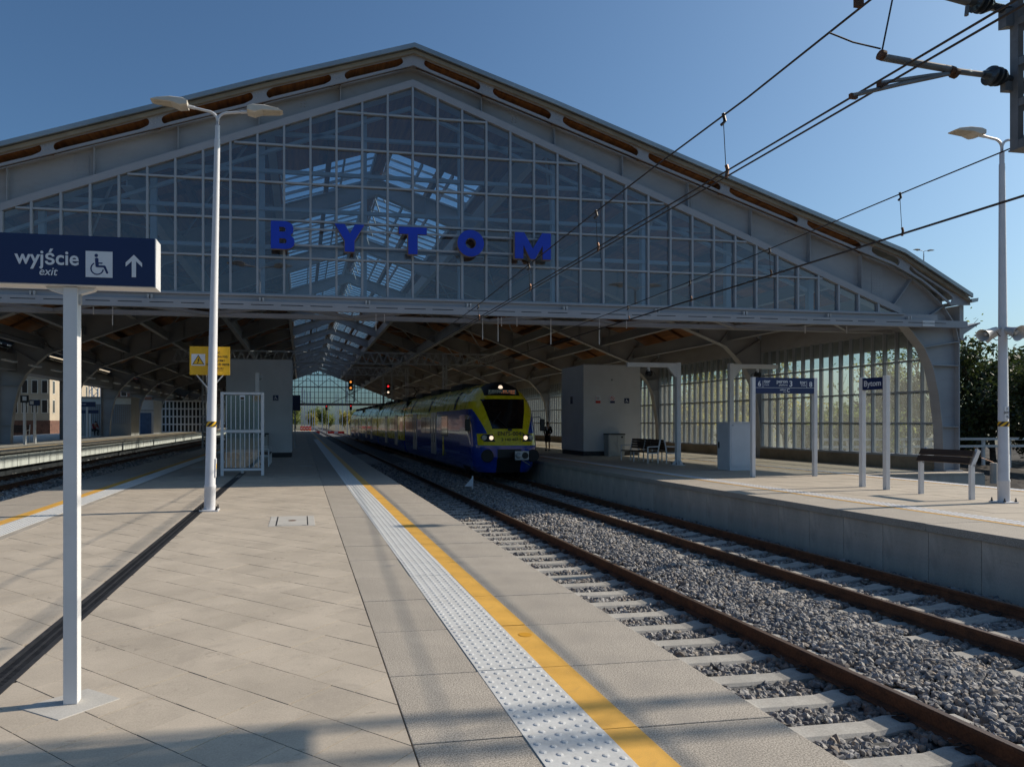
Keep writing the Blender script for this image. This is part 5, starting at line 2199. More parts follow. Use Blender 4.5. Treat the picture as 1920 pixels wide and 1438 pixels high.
sc_ = (by0 * cT + 14.5 * sT) / FPX
wall_sign(1121, 749, 9.5 * sc_, 14 * sc_, by0, 'notice', 'white and red notice on the right lift shaft, leftmost of three', 'red')
wall_sign(1148, 749, 9.5 * sc_, 14 * sc_, by0, 'notice', 'no smoking notice in the middle of the right lift shaft wall', 'ban')
wall_sign(1175, 751.5, 9.5 * sc_, 9.5 * sc_, by0, 'notice', 'small navy wheelchair notice on the right lift shaft', 'lift')
sc1 = (qy0 * cT) / FPX
wall_sign(517, 746, 10 * sc1, 10 * sc1, qy0, 'notice', 'small navy wheelchair notice on the left lift shaft', 'lift')
x, z = F(486, 702, qy0)
MB().lathe([(.10, 0), (.10, -.05), (.06, -.09)], (x, qy0, z), (0, 1, 0), 14).build('bulkhead_lamp', 'lamp_cream', s1)
x, z = F(1148, 712, by0)
MB().lathe([(.06, 0), (.06, -.03), (.04, -.05)], (x, by0, z), (0, 1, 0), 12).build('bulkhead_lamp', 'galv', s2)
yy_, zz_ = XP(1072, 750, bx0)
MB().box(bx0 - .03, bx0, yy_ - .12, yy_ + .12, zz_ - .2, zz_ + .18).build('call_panel', 'navy', s2)

# utility cabinets ---------------------------------------------------------
def cabinet(x0, x1, y0, y1, h, mt, label, doors=2, top='plinth_dark'):
    t = thing('utility_cabinet', label, 'cabinet', ((x0 + x1) / 2, y0, 0))
    MB().box(x0, x1, y0, y1, .14, h - .06).build('body', mt, t, bevel=.006)
    MB().box(x0 + .015, x1 - .015, y0 + .015, y1 - .015, 0, .14).build('base', mt, t)
    MB().box(x0 - .02, x1 + .02, y0 - .03, y1 + .02, h - .06, h).build('lid', top, t, bevel=.01)
    w = (x1 - x0) / doors
    for k in range(doors):
        d_ = MB().box(x0 + k * w + .03, x0 + (k + 1) * w - (.03 if k == doors - 1 else .006), y0 - .014, y0, .20, h - .10).build('door', mt, t, bevel=.004)
        if doors == 2:
            MB().box(x0 + w + (-.05 if k == 0 else .02), x0 + w + (-.02 if k == 0 else .05), y0 - .03, y0 - .014, h * .48, h * .66).build('handle', 'galv', d_)
    g = MB()
    for k in range(6):
        g.box(x0 + .1 + k * .11, x0 + .17 + k * .11, y0 - .018, y0 - .013, .34, .36)
    g.build('vent_slot', 'galv' if doors == 2 else mt, t, kind='stuff')
    return t


cy_ = by0 - .55
c0, c1 = F(1141, 830, cy_)[0], F(1171.5, 830, cy_)[0]
t = cabinet(c0, c1, cy_, by0 - .02, ZAT(c0, cy_, 813), 'cabinet_beige', 'beige two door electrical cabinet against the right lift shaft')
MB().box(c1 - .2, c1 - .1, cy_ - .02, cy_ - .012, ZAT(c0, cy_, 821), ZAT(c0, cy_, 818)).build('badge', 'black', t)
c0, c1 = F(472, 830, qy0 - .5)[0], F(502.5, 830, qy0 - .5)[0]
t = cabinet(c0, c1, qy0 - .5, qy0 - .02, ZAT(c0, qy0, 812), 'cabinet_beige', 'beige electrical cabinet against the left lift shaft behind the screen')
MB().box(c1 - .2, c1 - .1, qy0 - .52, qy0 - .512, ZAT(c0, qy0, 818), ZAT(c0, qy0, 815)).build('badge', 'black', t)
wx0, wy0 = G(1368.5, 882)
wx1 = F(1409, 840, wy0)[0]
wy1 = XP(1345, 840, wx0)[0]
wh = ZAT(wx0, wy0, 791)
t = thing('equipment_cabinet', 'tall white equipment cabinet beside the platform number sign', 'cabinet', ((wx0 + wx1) / 2, wy0, 0))
MB().box(wx0, wx1, wy0, wy1, .10, wh - .05).build('body', 'cabinet_white', t, bevel=.006)
MB().box(wx0 + .01, wx1 - .01, wy0 + .01, wy1 - .01, 0, .10).build('base', 'cabinet_white', t)
MB().box(wx0 - .03, wx1 + .03, wy0 - .03, wy1 + .03, wh - .05, wh).build('lid', 'cabinet_white', t, bevel=.008)
MB().box(wx0 + .05, wx1 - .03, wy0 - .012, wy0, .14, wh - .1).build('side_panel', 'cabinet_white', t, bevel=.003)
MB().box(wx0 - .014, wx0, wy0 + .04, wy1 - .04, .14, wh - .1).build('door', 'cabinet_white', t, bevel=.003)
MB().box(wx0 - .04, wx0 - .012, wy1 - .15, wy1 - .10, wh * .45, wh * .58).build('handle', 'black', t)
MB().box(wx0 + .07, wx0 + .13, wy0 - .016, wy0 - .012, wh - .13, wh - .11).build('badge', 'black', t)

# camera masts with long arms ------------------------------------------------
def mast(x, y, h, xa, label, cam_x):
    t = thing('camera_mast', label, 'mast', (x, y, 0), 'white camera masts with horizontal arms')
    MB().box(x - .20, x + .20, y - .2, y + .2, 0, .03).build('base_plate', 'white_paint', t, bevel=.004)
    g = MB()
    for a in (-1, 1):
        for b in (-1, 1):
            g.lathe([(.024, 0), (.024, .03), (.013, .031), (.013, .09), (0, .091)], (x + a * .16, y + b * .16, .03), (0, 0, 1), 6)
    g.build('anchor_bolt', 'black', t)
    g = MB()
    for a, b in ((1, 0), (-1, 0), (0, 1), (0, -1)):
        g.prism([(0, 0), (.18, 0), (.12, .08), (0, .22)], (x + a * .07 - b * .01, y + b * .07 - a * .01, .03), (a, b, 0), (0, 0, 1), (b * .02, a * .02, 0))
    g.build('base_gusset', 'white_paint', t)
    MB().box(x - .085, x + .085, y - .085, y + .085, .03, h).build('post', 'white_paint', t, bevel=.012)
    sg = 1 if xa > x else -1
    MB().box(min(x - sg * .02, xa), max(x - sg * .02, xa), y - .07, y + .07, h - .19, h - .02).build('arm', 'white_paint', t, bevel=.01)
    MB().prism([(0, 0), (.38, 0), (.10, -.34), (0, -.42)], (x + sg * .07, y - .07, h - .18), (sg, 0, 0), (0, 0, 1), (0, .14, 0)).build('gusset', 'white_paint', t, bevel=.006)
    c = MB().lathe([(.05, 0), (.05, -.16), (.09, -.17)], (cam_x, y, h - .18), (0, 0, 1), 12).build('camera_stem', 'white_paint', t)
    g = MB()
    for k in range(3):
        g.tube([(cam_x + .14 * math.cos(q3) * (1 - .1 * k), y + .03 * k - .03 + .03 * math.sin(2 * q3), h - .42 + .13 * math.sin(q3)) for q3 in np.linspace(0, 2 * PI, 15)], .012, 5)
    g.tube([(cam_x + .06, y, h - .3), (cam_x - .25 * sg, y, h - .42), (cam_x - .28 * sg, y, h - .5)], .01, 5)
    g.build('cable_coil', 'black', t)
    MB().ball((cam_x, y, h - .42), .10, 7).build('camera_dome', 'rubber', t, smooth=True)
    return t


m1x, m1y = G(1271, 872)
mh1 = ZAT(m1x, m1y, 680)
mast(m1x, m1y, mh1, F(1175, 685, m1y)[0], 'white camera mast with its arm reaching left over the right platform bench', F(1216, 700, m1y)[0])
m2x = F(1370, 800, m1y)[0]
mast(m2x, m1y, mh1, F(1457, 685, m1y)[0], 'white camera mast rising behind the tall white cabinet, arm to the right', F(1420, 700, m1y)[0])
m3y = 27.0
m3x = F(482.5, 800, m3y)[0]
t = thing('camera_mast', 'plain white mast rising behind the glass screen', 'mast', (m3x, m3y, 0), 'white camera masts with horizontal arms')
MB().box(m3x - .075, m3x + .075, m3y - .075, m3y + .075, .03, ZAT(m3x, m3y, 699)).build('post', 'white_paint', t, bevel=.01)
MB().box(m3x - .2, m3x + .2, m3y - .2, m3y + .2, 0, .03).build('base_plate', 'white_paint', t)
MB().box(m3x - .06, m3x + .06, m3y, m3y + 2.0, ZAT(m3x, m3y, 699) - .16, ZAT(m3x, m3y, 699)).build('arm', 'white_paint', t)

# glass screen with white stripes ---------------------------------------------
sxa, sya = G(416.5, 892)
sxb = F(492.5, 800, sya)[0]
sh_ = ZAT(sxa, sya, 735)
t = thing('glass_screen', 'free standing wind screen of striped glass in a white steel frame', 'wind screen', ((sxa + sxb) / 2, sya, 0))
for x in (sxa, sxb):
    MB().box(x - .045, x + .045, sya - .04, sya + .04, 0, sh_).build('post', 'white_paint', t, bevel=.004)
zr = [ZAT(sxa, sya, 880.5), ZAT(sxa, sya, 808.5), sh_ - .04]
for z in zr:
    MB().box(sxa + .045, sxb - .045, sya - .035, sya + .035, z - .035, z + .035).build('rail', 'white_paint', t, bevel=.004)
for k in range(2):
    p = MB().box(sxa + .075, sxb - .075, sya - .004, sya + .004, zr[k] + .06, zr[k + 1] - .06).build('glass_pane', 'glass_screen', t)
    n = 8
    for i in range(n):
        x = sxa + .13 + (sxb - sxa - .26) * i / (n - 1)
        MB().box(x - .011, x + .011, sya - .006, sya - .0045, zr[k] + .06, zr[k + 1] - .06).build('white_stripe', 'sign_white', p)
    for x in (sxa + .06, sxb - .06):
        for z in (zr[k] + .25, zr[k + 1] - .25):
            MB().box(x - .02, x + .02, sya - .02, sya + .02, z - .03, z + .03).build('glass_clamp', 'galv', p)
# return wing behind it
y2 = sya + 1.1
x2 = F(454, 800, y2)[0]
MB().box(x2 - .03, x2 + .03, sya + .04, y2, zr[0] - .03, zr[0] + .03).build('rail', 'white_paint', t)
MB().box(x2 - .03, x2 + .03, sya + .04, y2, zr[1] - .03, zr[1] + .03).build('rail', 'white_paint', t)
MB().box(x2 - .04, x2 + .04, y2, y2 + .08, 0, zr[1] + .03).build('post', 'white_paint', t)
MB().box(sxa + (sxb - sxa) * .43, sxa + (sxb - sxa) * .56, sya - .012, sya - .005, sh_ - .24, sh_ - .09).build('sticker', 'sign_white', t)
MB().box(sxa + (sxb - sxa) * .45, sxa + (sxb - sxa) * .54, sya - .014, sya - .011, sh_ - .23, sh_ - .15).build('sticker_print', 'wood_dark', t)

# benches ----------------------------------------------------------------------
def bench(loc, label, L_=2.4, rz=0.0):
    """seat faces local -X, length along +Y"""
    t = thing('platform_bench', label, 'bench', (0, 0, 0), 'slatted platform benches')
    for k in range(4):
        MB().box(-.44 + k * .115, -.34 + k * .115, .04, L_ - .04, .43, .46).build('seat_slat', 'wood_dark', t)
    for k in range(4):
        z = .55 + k * .105
        x = .02 + (z - .45) * .16
        MB().box(x, x + .03, .04, L_ - .04, z, z + .088).build('back_slat', 'wood_dark', t)
    for y in (0, L_ / 2, L_ - .04):
        g = MB()
        g.bar((-.42, y + .02, 0), (-.42, y + .02, .66 if y != L_ / 2 else .43), .04, .04)
        g.bar((.02, y + .02, 0), (.02, y + .02, .46), .04, .04)
        g.bar((.02, y + .02, .46), (.12, y + .02, .98), .04, .04)
        g.bar((-.44, y + .02, .41), (.04, y + .02, .41), .04, .04)
        if y != L_ / 2:
            g.bar((-.44, y + .02, .66), (.07, y + .02, .68), .04, .04)
        g.build('bench_frame', 'white_paint', t)
    t.location = loc
    t.rotation_euler = (0, 0, rz)
    return t


b0 = G(1215, 869)
bn = bench((b0[0] + .42, b0[1], 0), 'dark slatted bench by the camera mast, facing the train')
dup(bn, (b0[0] + .42 + .42, b0[1] + 2.42, 0), 'dark slatted bench back to back behind the first, facing the glass wall', PI)
b1 = G(510, 868)
dup(bn, (b1[0] - .45, b1[1] + .1, 0), 'slatted bench half hidden behind the striped glass screen', PI)
bl = G(60, 829, LZ)
dup(bn, (bl[0] + .3, bl[1] - 1.2, LZ), 'long dark bench on the far left platform beside the first column', R(90))
bl = G(300, 811, LZ)
dup(bn, (bl[0] - 2.5, bl[1], LZ), 'dark bench on the left platform in front of the grey slatted kiosk', R(90))

# leaning rail
a, b = G(1727, 925), G(1822, 937)
xl_ = (a[0] + b[0]) / 2
y0, y1 = XP(1822, 900, xl_)[0], XP(1727, 900, xl_)[0]
t = thing('leaning_rail', 'dark wooden leaning rail on two white posts on the right platform', 'leaning rail', (xl_, (y0 + y1) / 2, 0))
for y in (y0, y1):
    g = MB().box(xl_ - .05, xl_ + .05, y - .03, y + .03, 0, .74)
    g.bar((xl_, y, .73), (xl_ + .16, y, 1.06), .06, .09)
    g.build('post', 'white_paint', t)
for k in range(2):
    z = .76 + k * .15
    g = MB().bar((xl_ - .06 + k * .07, y0 - .03, z + .07), (xl_ - .06 + k * .07, y1 + .03, z + .07), .035, .145, up=(.42, 0, .9))
    g.build('plank', 'wood_dark', t)

# wagon stop marker between the tracks
mx_, my_ = G(884, 918, -.9)
t = thing('track_marker', 'low white triangular marker plate between the tracks', 'marker', (mx_, my_, -.9))
MB().box(mx_ + .02, mx_ + .07, my_, my_ + .03, -1.0, -.9 + .52).build('post', 'white_paint', t)
MB().prism([(-.28, .13), (.06, .50), (.06, .13)], (mx_, my_ - .02, -.9), (1, 0, 0), (0, 0, 1), (0, .012, 0)).build('plate', 'sign_white', t)

# ------------------------------------------------------------------ overhead line
MY = 4.4                                           # where the hanging mast stands


def catenary(label, xc, zc, zm_fun, y0, y1, drops, twin=.09, zig=0.0):
    t = thing('overhead_line', label, 'overhead wire', (xc, 0, 0), 'overhead contact lines')
    for e in (-twin / 2, twin / 2):
        pts = [(xc + e + zig * (y - MY), y, zc) for y in (y0, MY, 12, 20, 40, y1)]
        MB().tube(pts, .008, 6).build('contact_wire', 'wire', t)
    ys = list(np.linspace(y0, y1, 40))
    MB().tube([(xc + zig * (y - MY), y, zm_fun(y)) for y in ys], .009, 6).build('messenger_wire', 'wire', t)
    for y in drops:
        x = xc + zig * (y - MY)
        d = MB().tube([(x, y, zm_fun(y)), (x + .02, y - .02, zc)], .004, 5).build('dropper', 'wire', t)
        MB().tube([(x, y, zm_fun(y) + .025), (x + .02, y, zm_fun(y) - .05), (x - .02, y, zm_fun(y) - .09)], .016, 6).build('dropper_clamp', 'wire', d)
        MB().tube([(x + .02, y - .02, zc + .10), (x + .035, y - .02, zc + .05), (x + .02, y - .02, zc - .02)], .017, 6).build('contact_clamp', 'copper', d)
    return t


XWA = 4.05
ZCA = CAMH + XWA / (1.712 * cT)
def ydrop(px, xc):
    return XP(px, 500, xc)[0]


MESA = [(-8, 5.15), (4.4, 4.70), (4.83, 4.65), (6.2, 4.632), (8.2, 4.616), (11.9, 4.50), (16, 4.37), (20, 4.32), (32, 4.38), (62, 4.9)]
zmA = lambda y: interp(MESA, y)
MESB = [(-8, 5.4), (7.3, 4.986), (8.8, 4.948), (11.7, 4.85), (14.4, 4.78), (17.3, 4.72), (21, 4.68), (30, 4.75)]
catenary('pair of contact wires over the empty track, running from the hanging mast into the hall', XWA, ZCA, zmA, -6, 60, [ydrop(p, XWA) for p in (1356, 1117, 991, 896)])
ZCB = CAMH + TB / (3.19 * cT)
zmB = lambda y: interp(MESB, y)
catenary('pair of contact wires above the train, lower right in the sky', TB, ZCB, zmB, -6, 27, [ydrop(p, TB) for p in (1687, 1442, 1293, 1177)], twin=.05)
ZCL = LZ - .76 + 4.75
catenary('contact wires over the shaded left track', TL, ZCL, lambda y: ZCL + .7 + .3 * math.sin(y * .1) ** 2, 14, 130, [24, 32, 40, 52, 64], twin=.05)

# hanging lattice mast and its cantilever
hx0, hz0 = F(1893.5, 282, MY)
hm = thing('hanging_mast', 'grey hanging batten mast with insulators cut by the right edge of the picture', 'catenary mast', (hx0 + .25, MY, hz0))
MY0 = MY - .34
for e in (0, .42):
    MB().box(hx0 + e, hx0 + e + .05, MY0, MY0 + .06, hz0, 7.6).build('channel', 'mast_grey', hm)
    MB().box(hx0 + e, hx0 + e + .05, MY - .06, MY, hz0, 7.6).build('channel', 'mast_grey', hm)
z = hz0
while z < 7.5:
    g = MB()
    g.box(hx0 + .05, hx0 + .42, MY0 + .002, MY0 + .012, z, z + .055)
    g.box(hx0 + .05, hx0 + .42, MY - .012, MY - .002, z, z + .055)
    g.box(hx0 + .002, hx0 + .012, MY0 + .06, MY - .06, z, z + .055)
    g.box(hx0 + .455, hx0 + .465, MY0 + .06, MY - .06, z, z + .055)
    g.build('batten', 'mast_grey', hm)
    z += .30
MB().box(hx0 - .003, hx0 + .473, MY0 - .01, MY + .01, hz0 - .012, hz0).build('end_plate', 'mast_grey', hm)
MB().box(hx0 + .12, hx0 + .34, MY0 + .10, MY - .10, hz0 + .02, 7.5).build('core_tube', 'mast_grey', hm)


def FXZ(px, py):
    a = F(px, py, MY)
    return Vector((a[0], MY, a[1]))


ct = thing('cantilever', 'registration arm with dark disc insulator holding the contact wires', 'cantilever', (hx0 - .5, MY, hz0 + .7))
p_ins = FXZ(1874, 143)
p_tube0, p_tube1 = FXZ(1655, 108), FXZ(1840, 140)
MB().tube([p_tube0, FXZ(1783, 131)], .026, 10).build('tube', 'mast_grey', ct, smooth=True)
MB().tube([FXZ(1770, 131), p_tube1], .021, 10).build('tube', 'mast_grey', ct, smooth=True)
ax = (FXZ(1893, 152) - FXZ(1840, 140)).normalized()
c = FXZ(1852, 141)
MB().lathe([(.024, -.04), (.036, .0), (.066, .012), (.07, .025), (.043, .033), (.04, .05), (.066, .06), (.068, .072), (.04, .08), (.036, .092), (.062, .10), (.06, .11), (.03, .16), (.025, .3)], c, ax, 18).build('insulator', 'insulator', ct, smooth=True)
MB().prism([(0, 0), (.55, .02), (.55, .12), (0, .10)], FXZ(1880, 172) - Vector((0, .02, 0)), (1, 0, 0), (0, 0, 1), (0, .04, 0)).build('bracket', 'mast_grey', ct)
MB().tube([FXZ(1783, 138), FXZ(1752, 145), FXZ(1690, 158), FXZ(1597, 180)], .016, 7).build('steady_arm', 'mast_grey', ct)
MB().tube([FXZ(1783, 138), FXZ(1745, 142), FXZ(1650, 156)], .014, 7).build('steady_arm', 'mast_grey', ct)
g = MB()
for p in ((1653, 104), (1783, 134), (1790, 138)):
    g.lathe([(.036, -.015), (.036, .015)], FXZ(*p), (1, 0, -.2), 10)
for p in ((1652, 158), (1600, 180)):
    q3 = FXZ(*p)
    g.box(q3.x - .028, q3.x + .028, MY - .012, MY + .012, q3.z - .022, q3.z + .014)
g.build('clamp', 'rust', ct)
# stay wires from the messenger to the tube end
MB().tube([FXZ(1555, 62), FXZ(1600, 80), FXZ(1651, 92)], .006, 5).build('stay_wire', 'wire', ct)
MB().tube([FXZ(1676, -14), FXZ(1653, 100)], .006, 5).build('stay_wire', 'wire', ct)
ct2 = thing('cantilever', 'upper dark insulated arm at the top right edge of the sky', 'cantilever', (hx0 - .5, MY, 5.2))
MB().tube([FXZ(1700, -28), FXZ(1815, 4)], .028, 10).build('tube', 'mast_grey', ct2, smooth=True)
ax = (FXZ(1880, 16) - FXZ(1800, -4)).normalized()
MB().lathe([(.024, -.10), (.036, .0), (.068, .012), (.07, .025), (.043, .033), (.04, .05), (.068, .06), (.068, .072), (.04, .08), (.036, .092), (.064, .10), (.06, .11), (.03, .16), (.03, .3)], FXZ(1826, 4), ax, 18).build('insulator', 'insulator', ct2, smooth=True)
MB().prism([(0, 0), (.55, .1), (.55, .25), (0, .13)], FXZ(1879, 54) - Vector((0, .03, 0)), (1, 0, 0), (0, 0, 1), (0, .06, 0)).build('bracket', 'mast_grey', ct2)
MB().tube([FXZ(1814, 12), FXZ(1812, 30)], .014, 6).build('drain_stub', 'mast_grey', ct2)
MB().box(FXZ(1610, 6).x - .03, FXZ(1610, 6).x + .03, MY - .015, MY + .015, FXZ(1610, 6).z - .03, FXZ(1610, 6).z + .03).build('messenger_clamp', 'rust', ct2)


# lattice portals
def portal(label, x0, x1, y, z0, z1, posts, step=.62, w=.5, r=.045, ch=.03):
    t = thing('lattice_portal', label, 'catenary portal', ((x0 + x1) / 2, y, 0), 'lattice catenary portals')
    for yy in (y - w / 2, y + w / 2):
        for z in (z0, z1):
            MB().box(x0, x1, yy - ch, yy + ch, z - ch, z + ch).build('chord', 'galv', t)
    g = MB()
    n = max(2, int((x1 - x0) / step))
    for i in range(n):
        xa, xb = x0 + (x1 - x0) * i / n, x0 + (x1 - x0) * (i + 1) / n
        xm = (xa + xb) / 2
        for yy in (y - w / 2, y + w / 2):
            g.bar((xa, yy, z0), (xm, yy, z1), r, r)
            g.bar((xm, yy, z1), (xb, yy, z0), r, r)
        if i % 2 == 0:
            g.bar((xa, y - w / 2, z1), (xb, y + w / 2, z1), r * .8, r * .8)
            g.bar((xa, y - w / 2, z0), (xb, y + w / 2, z0), r * .8, r * .8)
    g.build('lattice', 'galv', t, kind='stuff')
    for (x, zb_) in posts:
        g = MB()
        for a in (-.12, .12):
            for b in (-.15, .15):
                g.box(x + a - .035, x + a + .035, y + b - .035, y + b + .035, zb_, z1)
        z = zb_
        while z < z0:
            g.bar((x - .12, y - .15, z), (x + .12, y - .15, z + .4), .03)
            g.bar((x + .12, y - .15, z + .4), (x - .12, y - .15, z + .8), .03)
            z += .8
        g.build('portal_post', 'galv', t)
    return t


def postx(px, X_):
    """depth of something standing at lateral X_ that shows at px"""
    return XP(px, 700, X_)[0]


yA = postx(834, 10.8)
zA0, zA1 = ZAT(5, yA, 682), ZAT(5, yA, 661.5)
portal('lattice portal spanning the hall above the grey lift shaft and the train, nearer one', F(325, 670, yA)[0], F(931, 670, yA)[0], yA, zA0, zA1, [(10.8, 0), (-6.9, -.4)])
yB = postx(763, 10.8)
portal('lattice portal deeper in the hall carrying two signals', F(500, 690, yB)[0], F(768, 690, yB)[0], yB, ZAT(5, yB, 703), ZAT(5, yB, 689), [(10.8, 0), (-6.9, -.4)])
# big one overhead, out of the picture: carries the hanging mast
portal('lattice portal overhead carrying the hanging mast', -7.5, 19.0, MY + .45, 7.3, 7.9, [(18.3, -.5), (-6.9, -.6)], step=1.1, w=.40, r=.026, ch=.02)

# light signals hanging from the second portal
def signal(px, py0, py1, label, cols, y=None, cage=True):
    y = y or yB
    x, z1 = F(px, py0, y)
    z0 = F(px, py1, y)[1]
    t = thing('light_signal', label, 'signal', (x, y, z0))
    MB().box(x - .24, x + .24, y - .42, y - .2, z0, z1).build('signal_head', 'black', t, bevel=.08)
    for f_, m_ in cols:
        z = z0 + (z1 - z0) * f_
        MB().lathe([(.11, 0), (.10, -.02), (.02, -.03)], (x, y - .42, z), (0, 1, 0), 14).build('lit_lamp', m_, t)
        MB().lathe([(.17, -.0), (.17, -.16), (.15, -.16), (.15, 0)], (x, y - .42, z), (0, 1, 0), 14).build('hood', 'black', t)
    if cage:
        g = MB()
        zt, zb_ = ZAT(5, yB, 692), z0 - 1.1
        for a in (-.45, .45):
            g.box(x + a - .04, x + a + .04, y - .1, y - .04, zb_, zt)
            g.box(x + a - .04, x + a + .04, y + .4, y + .46, zb_, zt)
        z = zb_
        while z < zt:
            g.box(x - .45, x + .45, y - .1, y - .06, z, z + .05)
            z += .5
        g.build('cage', 'galv', t)
        MB().box(x - .45, x + .45, y - .1, y + .46, z0 - .35, z0 - .3).build('cage_floor', 'galv', t)
    return t


signal(657, 712, 733, 'light signal showing orange and white, nearer the ridge line', [(.78, 'lamp_orange'), (.25, 'lamp_orange')])
signal(727, 720, 741, 'light signal with red over white right above the train roof', [(.78, 'lamp_red'), (.25, 'lamp_white')])
signal(612, 757, 769, 'red platform end signal at the far end of the tracks', [(.6, 'lamp_red')], y=137, cage=False)
signal(657.5, 756, 769, 'red signal just left of the train tail', [(.6, 'lamp_red')], y=126, cage=False)
for px, y in ((612, 137), (657.5, 126)):
    x = F(px, 760, y)[0]
    o = MB().box(x - .07, x + .07, y - .2, y - .06, -1.0, F(px, 769, y)[1]).build('signal_post', 'white_paint', None)
    tag(o, 'thin white signal post at the far end ' + ('between the tracks' if px < 620 else 'beside the train tail'), 'post')

# information display hung on the edge of the left shaft
x, z = F(553, 757, 46)
t = thing('departure_board', 'dark departure board beyond the right edge of the left lift shaft', 'display', (x, 46, z))
MB().box(x - .35, x + .35, 45.9, 46.1, F(553, 770, 46)[1], F(553, 741, 46)[1]).build('case', 'navy', t)
MB().box(x - .04, x + .04, 45.95, 46.05, 0, F(553, 770, 46)[1]).build('post', 'galv', t)

# ------------------------------------------------------------------ far end of the station
for i, (px, y, zt) in enumerate(((566, 150, 9), (571, 160, 9), (576, 172, 9), (581, 190, 10), (590, 200, 10), (604, 210, 9), (630, 205, 10), (634, 185, 9), (642, 230, 9), (651, 150, 10), (586, 240, 9), (616, 260, 9))):
    x = F(px, 760, y)[0]
    o = MB().box(x - .11, x + .11, y - .11, y + .11, -1.0, zt).build('catenary_post', 'white_paint', None)
    tag(o, 'slim pale catenary post on the tracks beyond the far gable', 'post', 'catenary posts beyond the hall')
b0x, b0y = F(563, 790, 143)[0], 143
t = thing('barrier', 'red and white plastic barrier across the far platform end', 'barrier', (b0x, b0y, 0))
for k in range(4):
    MB().box(b0x + k * .55, b0x + k * .55 + .5, b0y, b0y + .4, 0, .85).build('barrier_block', 'red_paint', t, bevel=.08)
g = MB()
for k in range(4):
    g.box(b0x + k * .55 + .1, b0x + k * .55 + .4, b0y - .012, b0y, .35, .55)
g.build('white_band', 'sign_white', t)
for (xx, lab) in ((2.3, 'red buffer board lying across the far track on the left'), (7.6, 'red buffer board lying across the far track on the right')):
    t = thing('track_barrier', lab, 'barrier', (xx, 152, -.8))
    MB().box(xx - 2, xx + 1.6, 151.9, 152.1, -.75, -.25).build('beam', 'red_paint', t)
    MB().box(xx - .6, xx + .2, 151.88, 151.9, -.65, -.35).build('white_band', 'sign_white', t)

# ------------------------------------------------------------------ left platform furniture and buildings
def fsign(px, py, w, h, y, name, label, cat, mt, post=True):
    x, z = F(px, py, y)
    s_ = y * cT / FPX
    t = thing(name, label, cat, (x, y, LZ))
    MB().box(x - w * s_ / 2, x + w * s_ / 2, y - .05, y + .05, z - h * s_ / 2, z + h * s_ / 2).build('sign_panel', mt, t)
    if post:
        MB().box(x - .06, x + .06, y - .04, y + .06, LZ, z - h * s_ / 2).build('post', 'white_paint', t)
    return t, x, z, s_


t, x, z, s_ = fsign(46, 748, 13, 13, 38, 'info_panel', 'black and white information panel right of the first left column', 'sign', 'black')
MB().box(x - 2.5 * s_, x + 4 * s_, 37.93, 37.945, z - 3 * s_, z + 4.5 * s_).build('print_field', 'sign_white', t)
t, x, z, s_ = fsign(65, 755, 17, 10, 40, 'info_panel', 'navy panel with a white square on the left platform', 'sign', 'navy')
MB().box(x - 7 * s_, x - 1 * s_, 39.93, 39.945, z - 3 * s_, z + 3 * s_).build('print_field', 'sign_white', t)
t, x, z, s_ = fsign(163, 758, 29, 9, 55, 'direction_sign', 'long navy direction sign above the crouched person', 'sign', 'navy')
MB().box(x - 13 * s_, x - 1 * s_, 54.93, 54.945, z - .4 * s_, z + .4 * s_).build('rule_line', 'sign_white', t)
t, x, z, s_ = fsign(169, 772, 28, 6, 57, 'direction_sign', 'lower navy direction sign above the crouched person', 'sign', 'navy')
# slatted kiosk, door kiosk, glass pavilion
def bx(px0, px1, y, zt_py, depth, zb_=LZ):
    a, b = F(px0, 760, y), F(px1, 760, y)
    return a[0], b[0], y, y + depth, zb_, F((px0 + px1) / 2, zt_py, y)[1]


t = thing('slatted_shelter', 'grey shelter with pale vertical slats behind the left platform', 'shelter', (-21, 62, LZ))
x0, x1, y0, y1, z0, z1 = bx(150, 246, 62, 744, 3)
MB().box(x0, x1, y0, y1, z0, z1 - .1).build('wall', 'grey_wall', t)
for k in range(26):
    x = x0 + (x1 - x0) * (k + .5) / 26
    MB().box(x - .035, x + .035, y0 - .06, y0 - .002, z0 + 1.0, z1 - .7).build('slat', 'alu', t)
MB().box(x0, x1, y0 - .05, y0 - .003, z1 - .62, z1 - .1).build('glass_band', 'panel_white', t)
MB().box(x0 - .1, x1 + .1, y0 - .2, y1, z1 - .1, z1).build('roof', 'grey_wall', t)
t = thing('door_kiosk', 'plain blue grey kiosk with a wide door between two left columns', 'kiosk', (-20, 72, LZ))
x0, x1, y0, y1, z0, z1 = bx(260, 288, 72, 750, 4)
MB().box(x0, x1, y0, y1, z0, z1).build('wall', 'render_grey', t)
MB().box(x0 + .15, x1 - .2, y0 - .03, y0, z0, z0 + (z1 - z0) * .62).build('door', 'cloth_blue', t)
MB().box(x0, x1, y0 - .05, y0, z0 + (z1 - z0) * .66, z0 + (z1 - z0) * .72).build('lintel', 'galv', t)
t = thing('glass_pavilion', 'white framed glass pavilion seen between the far left columns', 'pavilion', (-22, 84, LZ))
x0, x1, y0, y1, z0, z1 = bx(296, 396, 84, 752, 6)
MB().box(x0, x1, y0 + .1, y1, z0, z1 - .1).build('glass_wall', 'window_dark', t)
for k in range(15):
    x = x0 + (x1 - x0) * k / 14
    MB().box(x - .07, x + .07, y0, y0 + .09, z0, z1).build('mullion', 'sign_white', t)
for k in range(5):
    z = z0 + (z1 - z0) * k / 4
    MB().box(x0, x1, y0 + .005, y0 + .085, z - .07, z + .07).build('transom', 'sign_white', t)


